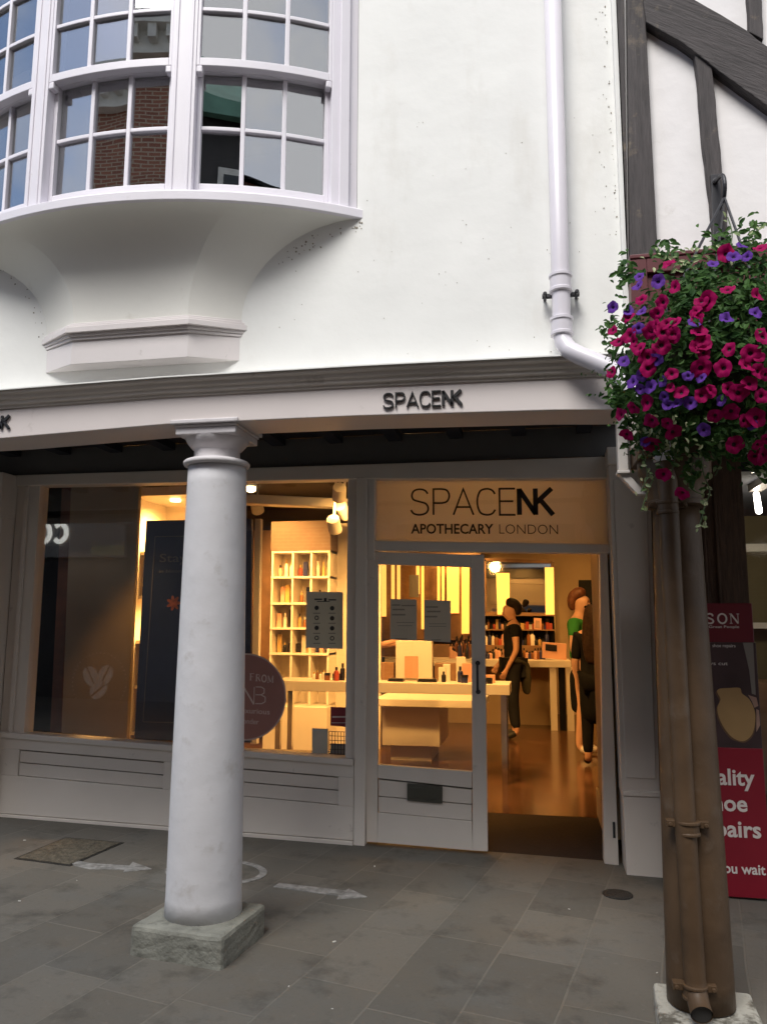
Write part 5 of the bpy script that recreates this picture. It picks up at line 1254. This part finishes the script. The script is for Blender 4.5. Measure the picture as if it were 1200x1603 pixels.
for k in range(26):
    flower(rl.uniform(960, 1200), rl.uniform(440, 700), 'magenta' if k % 6 else 'purple', rl.uniform(.017, .026))
for q_ in PUR: flower(*zpt(*q_), 'purple', rl.uniform(.018, .026))
# trailing variegated stems
tv = MB(); tst = MB()
TR = [[(1005,660),(1003,690),(1008,720),(1012,745),(1002,770)], [(1040,690),(1030,730),(1015,765),(1003,800)], [(1050,690),(1055,720),(1048,745)], [(1095,700),(1100,740),(1110,770),(1103,790),(1095,820),(1090,826)], [(1085,720),(1078,760),(1100,775)], [(1025,650),(1018,690),(1022,715)], [(1120,690),(1128,720),(1118,745)], [(1145,420),(1160,385),(1178,365),(1190,358)], [(1135,410),(1145,370),(1138,340)], [(1050,425),(1060,405),(1040,400)], [(1170,700),(1178,730),(1190,745)]]
for tr3 in TR:
    pts3 = []
    for i, (px_, py_) in enumerate(tr3):
        yv = Fy(px_, py_)+.03; x_, z_ = onY(px_, py_, yv); pts3.append((x_, yv, z_))
    sm = smoothline(pts3, 6); MB().tube(sm, .0022, 5).build('trailing_stem', 'stem', HB)
    for k, p in enumerate(sm):
        if k % 2 == 0:
            for _ in range(1): leaf(tv, Vector(p)+Vector((rl.uniform(-.018,.018), rl.uniform(-.02,.02), rl.uniform(-.012,.012))), Vector((rl.uniform(-.8,.8), -1, rl.uniform(-.2,.8))), rl.uniform(.009,.016), rl.uniform(0,6.28))
for k in range(70):
    px_ = rl.uniform(1000,1130); py_ = rl.uniform(385,425) if k < 25 else rl.uniform(650,730); yv = Fy(px_, py_); x_, z_ = onY(px_, py_, yv)
    leaf(tv, Vector((x_, yv, z_)), Vector((rl.uniform(-.8,.8), -1, rl.uniform(-.2,.8))), rl.uniform(.009,.014), rl.uniform(0,6.28))
tv.build('variegated_leaves', 'leafvar', HB, recalc=False)

# ------------------------------------------------------------------ people in the shop
def skinmesh(name, V, E, Rr, material, parent, M, lv=2, root=0):
    me = bpy.data.meshes.new(name); me.from_pydata([tuple(M @ Vector(v)) for v in V], E, []); me.update()
    o = bpy.data.objects.new(name, me); COL.objects.link(o)
    sk = o.modifiers.new('skin', 'SKIN'); sk.use_smooth_shade = True
    su_ = o.modifiers.new('sub', 'SUBSURF'); su_.levels = lv; su_.render_levels = lv
    for i, r_ in enumerate(Rr):
        d = me.skin_vertices[0].data[i]; d.radius = r_ if isinstance(r_, tuple) else (r_, r_); d.use_root = (i == root)
    bpy.context.view_layer.update()
    nm = bpy.data.meshes.new_from_object(o.evaluated_get(bpy.context.evaluated_depsgraph_get()))
    bpy.data.objects.remove(o); bpy.data.meshes.remove(me)
    for p in nm.polygons: p.use_smooth = True
    nm.materials.clear(); nm.materials.append(MT[material]); nm.name = name
    o = bpy.data.objects.new(name, nm); COL.objects.link(o)
    if parent: o.parent = parent
    return o
def person(label, x, y, face, H, skin, joints, clothes, hair, extra=None):
    t = thing('person', (x, y, FZ), label, 'person'); t.rotation_euler = (0, 0, face); k = H/1.70
    M = Matrix.Scale(k, 4)
    J = dict(pel=(0,0,.93), sp=(0,.0,1.10), ch=(0,.0,1.28), nk0=(0,-.01,1.42), nk=(0,.01,1.48), hd0=(0,.025,1.545), hd1=(0,.02,1.60), hd2=(0,.0,1.655), nose=(0,.118,1.575),
             shr=(.165,-.01,1.38), elr=(.20,-.03,1.11), wrr=(.19,.06,.88), shl=(-.165,-.01,1.38), ell=(-.20,-.03,1.11), wrl=(-.19,.06,.88),
             hpr=(.09,0,.90), knr=(.095,.02,.50), anr=(.10,-.02,.09), ftr=(.12,.12,.035), hpl=(-.09,0,.90), knl=(-.095,.02,.50), anl=(-.10,-.02,.09), ftl=(-.12,.12,.035))
    J.update(joints)
    names = list(J); V = [J[n_] for n_ in names]; ix = {n_: i for i, n_ in enumerate(names)}
    ch = [('pel','sp'),('sp','ch'),('ch','nk0'),('nk0','nk'),('nk','hd0'),('hd0','hd1'),('hd1','hd2'),('hd0','nose'),('nk0','shr'),('shr','elr'),('elr','wrr'),('nk0','shl'),('shl','ell'),('ell','wrl'),('pel','hpr'),('hpr','knr'),('knr','anr'),('anr','ftr'),('pel','hpl'),('hpl','knl'),('knl','anl'),('anl','ftl')]
    E = [(ix[a], ix[b]) for a, b in ch]
    rad = dict(pel=(.15,.11), sp=(.125,.09), ch=(.15,.105), nk0=(.09,.075), nk=.050, hd0=(.076,.092), hd1=(.088,.108), hd2=(.066,.080), nose=.014, shr=.058, shl=.058, elr=.040, ell=.040, wrr=.027, wrl=.027, hpr=.085, hpl=.085, knr=.058, knl=.058, anr=.040, anl=.040, ftr=.035, ftl=.035)
    Rr = [tuple(q*k for q in rad[n_]) if isinstance(rad[n_], tuple) else rad[n_]*k for n_ in names]
    # hands: palm, four fingers, thumb grown from the wrists
    for s_, wr, el in ((1,'wrr','elr'), (-1,'wrl','ell')):
        w_ = Vector(J[wr]); d = (w_-Vector(J[el])).normalized(); sd_ = Vector((0,1,0)) if abs(d.z) > .5 else Vector((0,0,1)); sd_ = (sd_-d*sd_.dot(d)).normalized()
        V.append(tuple(w_+d*.055)); Rr.append((.034*k,.018*k)); E.append((ix[wr], len(V)-1)); pm = len(V)-1
        for f_ in range(4):
            o_ = (f_-1.5)*.019; V.append(tuple(w_+d*.10+sd_*o_)); Rr.append(.0095*k); E.append((pm, len(V)-1))
            V.append(tuple(w_+d*(.155-.012*abs(f_-1.8))+sd_*o_*1.05+Vector((-.02*s_,0,0)))); Rr.append(.007*k); E.append((len(V)-2, len(V)-1))
        V.append(tuple(w_+d*.075+sd_*.042)); Rr.append(.009*k); E.append((pm, len(V)-1))
    skinmesh('body', V, E, Rr, skin, t, M)
    for cname, cm, parts in clothes:
        VV = []; RR = []; EE = []
        for chain in parts:
            prev = None
            for jn, r_ in chain:
                p_ = J[jn] if isinstance(jn, str) else jn
                if p_ in VV: i = VV.index(p_)
                else: VV.append(p_); RR.append(tuple(q*k for q in r_) if isinstance(r_, tuple) else r_*k); i = len(VV)-1
                if prev is not None: EE.append((prev, i))
                prev = i
        skinmesh(cname, VV, EE, RR, cm, t, M)
    for hname, hm, pts, rs2 in hair:
        skinmesh(hname, pts, [(i, i+1) for i in range(len(pts)-1)], [tuple(q*k for q in r_) if isinstance(r_, tuple) else r_*k for r_ in rs2], hm, t, M)
    return t
def mid(a, b, t): return tuple(a[i]+(b[i]-a[i])*t for i in range(3))
torso = [('pel',(.175,.135)),('sp',(.155,.118)),('ch',(.182,.136)),((0,-.01,1.40),(.12,.10))]
def sleeves(J, f=.55, r1=.072, r2=.058):
    a = [((0,-.01,1.40),(.12,.10)),(J['shr'],r1),(mid(J['shr'],J['elr'],f),r2)]; b = [((0,-.01,1.40),(.12,.10)),(J['shl'],r1),(mid(J['shl'],J['ell'],f),r2)]
    return [a, b]
def trousers(J, r=(.10,.075,.055)):
    return [[('pel',(.165,.125)),('hpr',r[0]),('knr',r[1]),(mid(J['knr'],J['anr'],.92),r[2])],[('pel',(.165,.125)),('hpl',r[0]),('knl',r[1]),(mid(J['knl'],J['anl'],.92),r[2])]]
def shoes(J): return [[('anr',.046),('ftr',.042)]], [[('anl',.046),('ftl',.042)]]
BASE = dict(shr=(.165,-.01,1.38), elr=(.20,-.03,1.11), wrr=(.19,.06,.88), shl=(-.165,-.01,1.38), ell=(-.20,-.03,1.11), wrl=(-.19,.06,.88), knr=(.095,.02,.50), anr=(.10,-.02,.09), ftr=(.12,.12,.035), knl=(-.095,.02,.50), anl=(-.10,-.02,.09), ftl=(-.12,.12,.035))
def base(**k): d = dict(BASE); d.update(k); return d
# woman in black: profile to the left, jacket round the waist
x_, y_ = onZ(806, 1152, FZ)
J1 = base(ell=(-.215,-.02,1.10), wrl=(-.20,.10,.87), elr=(.21,.02,1.12), wrr=(.18,.16,.92), hd0=(0,.035,1.545), hd1=(0,.035,1.60), nose=(0,.135,1.565))
person('woman in black T-shirt with tied-up dark hair and a jacket round her waist', x_, 10.4, R(90+8), 1.72, 'skin', J1,
    [('t_shirt','clblack',[torso]+sleeves(J1,.5)), ('trousers','cldark',trousers(J1)), ('shoe','shoedk',shoes(J1)[0]), ('shoe','shoedk',shoes(J1)[1]),
     ('tied_jacket','clolive',[[((0,.10,.97),(.10,.04)),((-.15,.0,.985),(.06,.05)),((-.06,-.13,.95),(.11,.045)),((-.03,-.15,.75),(.12,.035)),((.0,-.16,.54),(.07,.022))]])],
    [('hair','hairdk',[(0,.085,1.69),(0,.02,1.70),(0,-.055,1.665),(0,-.075,1.60),(0,-.06,1.53)],[(.075,.05),(.108,.085),(.112,.08),(.10,.07),(.06,.04)]), ('hair_bun','hairdk',[(0,-.13,1.69),(0,-.175,1.69),(0,-.20,1.66)],[.06,.065,.05])])
# woman in green top with mask, facing away to the right
x_, y_ = onZ(917, 1182, FZ)
J2 = base(ell=(-.215,-.03,1.10), wrl=(-.205,.04,.86), nose=(0,.12,1.572))
person('woman with auburn hair, green T-shirt, black face mask, dark skirt and white trainers', onY(911,1100,9.3)[0], 9.3, R(-108), 1.80, 'skin2', J2,
    [('t_shirt','clgreen',[torso]+sleeves(J2,.62)), ('skirt','clblack',[[('pel',(.17,.13)),((0,0,.75),(.168,.135)),((0,0,.50),(.155,.125)),((0,0,.42),(.145,.115))]]), ('shoe','shoe',shoes(J2)[0]), ('shoe','shoe',shoes(J2)[1]),
     ('face_mask','clblack',[[((-.07,.07,1.545),.014),((0,.115,1.54),(.045,.04)),((.07,.07,1.545),.014)]])],
    [('hair','hairred',[(0,.075,1.69),(0,.01,1.70),(0,-.055,1.66),(0,-.075,1.58),(0,-.065,1.50)],[(.075,.05),(.112,.085),(.115,.08),(.105,.065),(.07,.04)])])
# person in black seen from behind, long brown hair
J3 = base()
person('person in a long black coat with long brown hair seen from behind by the jamb', onY(934,1150,8.55)[0], 8.55, R(-8), 1.62, 'skin2', J3,
    [('long_coat','clblack',[[((0,0,.42),(.18,.14)),((0,0,.70),(.185,.14)),('pel',(.18,.135)),('sp',(.16,.12)),('ch',(.175,.13)),((0,-.01,1.40),(.12,.10))]]+sleeves(J3,.98,.075,.055)+[[(J3['elr'],.052),(mid(J3['elr'],J3['wrr'],.9),.04)],[(J3['ell'],.052),(mid(J3['ell'],J3['wrl'],.9),.04)]]), ('trousers','clblack',trousers(J3)), ('shoe','shoedk',shoes(J3)[0]), ('shoe','shoedk',shoes(J3)[1])],
    [('long_hair','hairbr',[(0,.06,1.665),(0,.0,1.675),(0,-.06,1.60),(0,-.085,1.45),(0,-.115,1.28),(0,-.12,1.08)],[(.07,.045),(.098,.085),(.11,.07),(.13,.055),(.13,.045),(.09,.03)])])
# dark figure behind the mullion reaching right
J4 = base(ell=(-.19,.10,1.14), wrl=(-.12,.30,1.16), elr=(.19,.10,1.14), wrr=(.12,.32,1.20))
person('person in black behind the door stile reaching one hand towards the table', onY(577,1000,9.6)[0], 9.6, R(-90), 1.74, 'skin', J4,
    [('jumper','clblack',[torso]+sleeves(J4,.98,.075,.055)+[[(J4['ell'],.055),(mid(J4['ell'],J4['wrl'],.7),.042)],[(J4['elr'],.055),(mid(J4['elr'],J4['wrr'],.7),.042)]]), ('trousers','cldark',trousers(J4)), ('shoe','shoedk',shoes(J4)[0]), ('shoe','shoedk',shoes(J4)[1])],
    [('hair','hairbr',[(0,.06,1.665),(0,.0,1.672),(0,-.055,1.62),(0,-.06,1.54)],[(.07,.045),(.092,.08),(.095,.062),(.075,.045)])])

# ------------------------------------------------------------------ the far side of the street (mirrored in the panes)
def opp(name, x0, x1, y, zt_, wallm, label, windows=(), roof=None):
    b_ = thing(name, ((x0+x1)/2, y, gz((x0+x1)/2)), label, 'building')
    MB().box(x0, x1, y-6, y, -2, zt_).build('wall', wallm, b_)
    for (wx, wz, ww, wh) in windows:
        f_ = MB().box(wx-ww/2-.08, wx+ww/2+.08, y-.02, y+.04, wz-.1, wz+wh+.08).build('window', 'opp_white', b_)
        pn_ = MB()
        for cx2 in range(2):
            for cz2 in range(2): pn_.box(wx-ww/2+cx2*ww/2+.03, wx-ww/2+(cx2+1)*ww/2-.03, y+.0401, y+.05, wz+cz2*wh/2+.03, wz+(cz2+1)*wh/2-.03)
        pn_.build('pane', 'opp_glass', f_)
    return b_
YO = -5.0
bh = opp('brick_house', -8.3, -2.9, YO, 11.2, 'brick', 'red brick house across the street with white cornice, mirrored in the bow window', [(-8,4.2,1.0,1.7),(-6.2,4.2,1.0,1.7),(-8,6.6,1.0,1.3),(-6.2,6.6,1.0,1.3)])
cq = MB().box(-8.4, -2.8, YO, YO+.35, 11.1, 11.5); cq.box(-8.4, -2.8, YO, YO+.18, 10.75, 11.1)
for k in range(21): cq.box(-8.3+k*.26, -8.19+k*.26, YO+.1801, YO+.32, 10.92, 11.0999)
cq.build('cornice', 'opp_white', bh)
MB().add([(-8.4,YO+.3,11.51),(-2.8,YO+.3,11.51),(-2.8,YO-6,11.51),(-8.4,YO-6,11.51),(-8.4,YO-3,13.0),(-2.8,YO-3,13.0)], [(0,1,5,4),(2,3,4,5),(0,4,3),(1,2,5)]).build('roof', 'slate', bh)
YC = -2.2
ch_ = opp('coffee_shop', -16.0, -5.6, YC, 5.6, 'opp_grey', 'grey coffee shop across the street with white lettering, mirrored in the shop window', [(-14,3.9,1,1.2),(-11.5,3.9,1,1.2),(-9,3.9,1,1.2),(-6.9,3.9,1,1.2)])
YV = 2*(YS+.022)-YC
def vx(px, py): return onY(px, py, YV)
fq = [vx(20,873), vx(200,873), vx(200,824), vx(20,800)]
MB().prism([(p[0], p[1]) for p in fq], YC+.02, YC+.12).build('fascia', mat('coffee_fascia', (.40, .38, .37), .6), ch_)
MB().prism([vx(20,1120), vx(205,1120), vx(205,874), vx(20,874)], YC+.001, YC+.05).build('shop_window', 'opp_dark', ch_)
MB().prism([vx(150,870), vx(200,870), vx(200,855), vx(150,855)], YC+.121, YC+.14).build('cream_sign', 'opp_cream', ch_)
lc = MB(); a = vx(65,850); b_ = vx(110,850); H_ = vx(90,822)[1]-vx(90,850)[1]
xr_ = b_[0]
for i, c in enumerate('COSTA'):
    cw = (b_[0]-a[0])*.53; xx = xr_-i*cw*1.06; Wc = cw*.82
    def tt(p): return (xx-p[0]*Wc, a[1]+p[1]*H_)
    st_ = {'C': [smoothline([(.9,.84),(.55,1),(.15,.82),(.02,.5),(.15,.18),(.55,0),(.9,.16)],4)], 'O': [O_(.5,.5,.47,.5)], 'S': [smoothline([(.85,.85),(.5,1),(.12,.85),(.15,.6),(.5,.5),(.85,.4),(.88,.15),(.5,0),(.1,.15)],4)], 'T': [[(.5,0),(.5,1)],[(.05,1),(.95,1)]], 'A': [[(0,0),(.5,1),(1,0)],[(.2,.3),(.8,.3)]]}[c]
    for s2 in st_: ribbon(lc, [tt(p) for p in s2], H_*.24, YC+.121, YC+.15)
lc.build('fascia_lettering', 'opp_letter', ch_)
be = MB()
for (px_, py_, rot) in ((145,1058,.5),(168,1056,-.45),(157,1080,-.9)):
    c_ = vx(px_, py_); rb_ = vx(px_+15,py_)[0]-c_[0]
    for sg in (-1, 1):
        pts_ = []
        for i in range(13):
            an = -math.pi/2+math.pi*i/12
            pts_.append((sg*(rb_*.62*math.cos(an)+rb_*.10), rb_*.95*math.sin(an)*.98))
        be.prism([(c_[0]+p[0]*math.cos(rot)-p[1]*math.sin(rot), c_[1]+p[0]*math.sin(rot)+p[1]*math.cos(rot)) for p in pts_], YC+.051, YC+.07)
c_ = vx(158,1068); rd = vx(200,1068)[0]-c_[0]
for i in range(44):
    an = 2*math.pi*i/44; be.prism(ellipse(c_[0]+rd*math.cos(an), c_[1]+rd*math.sin(an), .014, .014, 6), YC+.051, YC+.06)
be.build('window_emblem', mat('emblem_white', (.85, .80, .72), .6), ch_)
cg = opp('copper_roofed_building', -2.7, 1.2, YO-1.0, 10.6, 'opp_dark', 'dark fronted building across the street with green copper roof', [(-1.6,8.2,.9,1.3),(.2,8.2,.9,1.3)])
MB().add([(-2.8,YO-.7,10.6),(1.4,YO-.7,10.6),(1.4,YO-6,10.6),(-2.8,YO-6,10.6),(-2.8,YO-2.6,13.0),(-.9,YO-2.6,13.0)], [(0,1,5,4),(2,3,4,5),(0,4,3),(1,2,5)]).build('roof', 'copper', cg)
MB().box(-2.8, 1.4, YO-.8, YO-.62, 10.3, 10.62).build('gutter', 'copper', cg)
b3 = opp('dark_brick_house', 1.3, 9.5, YO, 9.0, 'brick2', 'low dark brick house across the street beside the copper roof', [(2.6,6.6,1,1.4),(5,6.6,1,1.4),(7,6.6,1,1.4)])
MB().add([(1.31,YO+.2,9.0),(9.6,YO+.2,9.0),(9.6,YO-6,9.0),(1.31,YO-6,9.0),(1.31,YO-3,11.0),(9.6,YO-3,10.6)], [(0,1,5,4),(2,3,4,5),(0,4,3),(1,2,5)]).build('roof', 'slate', b3)
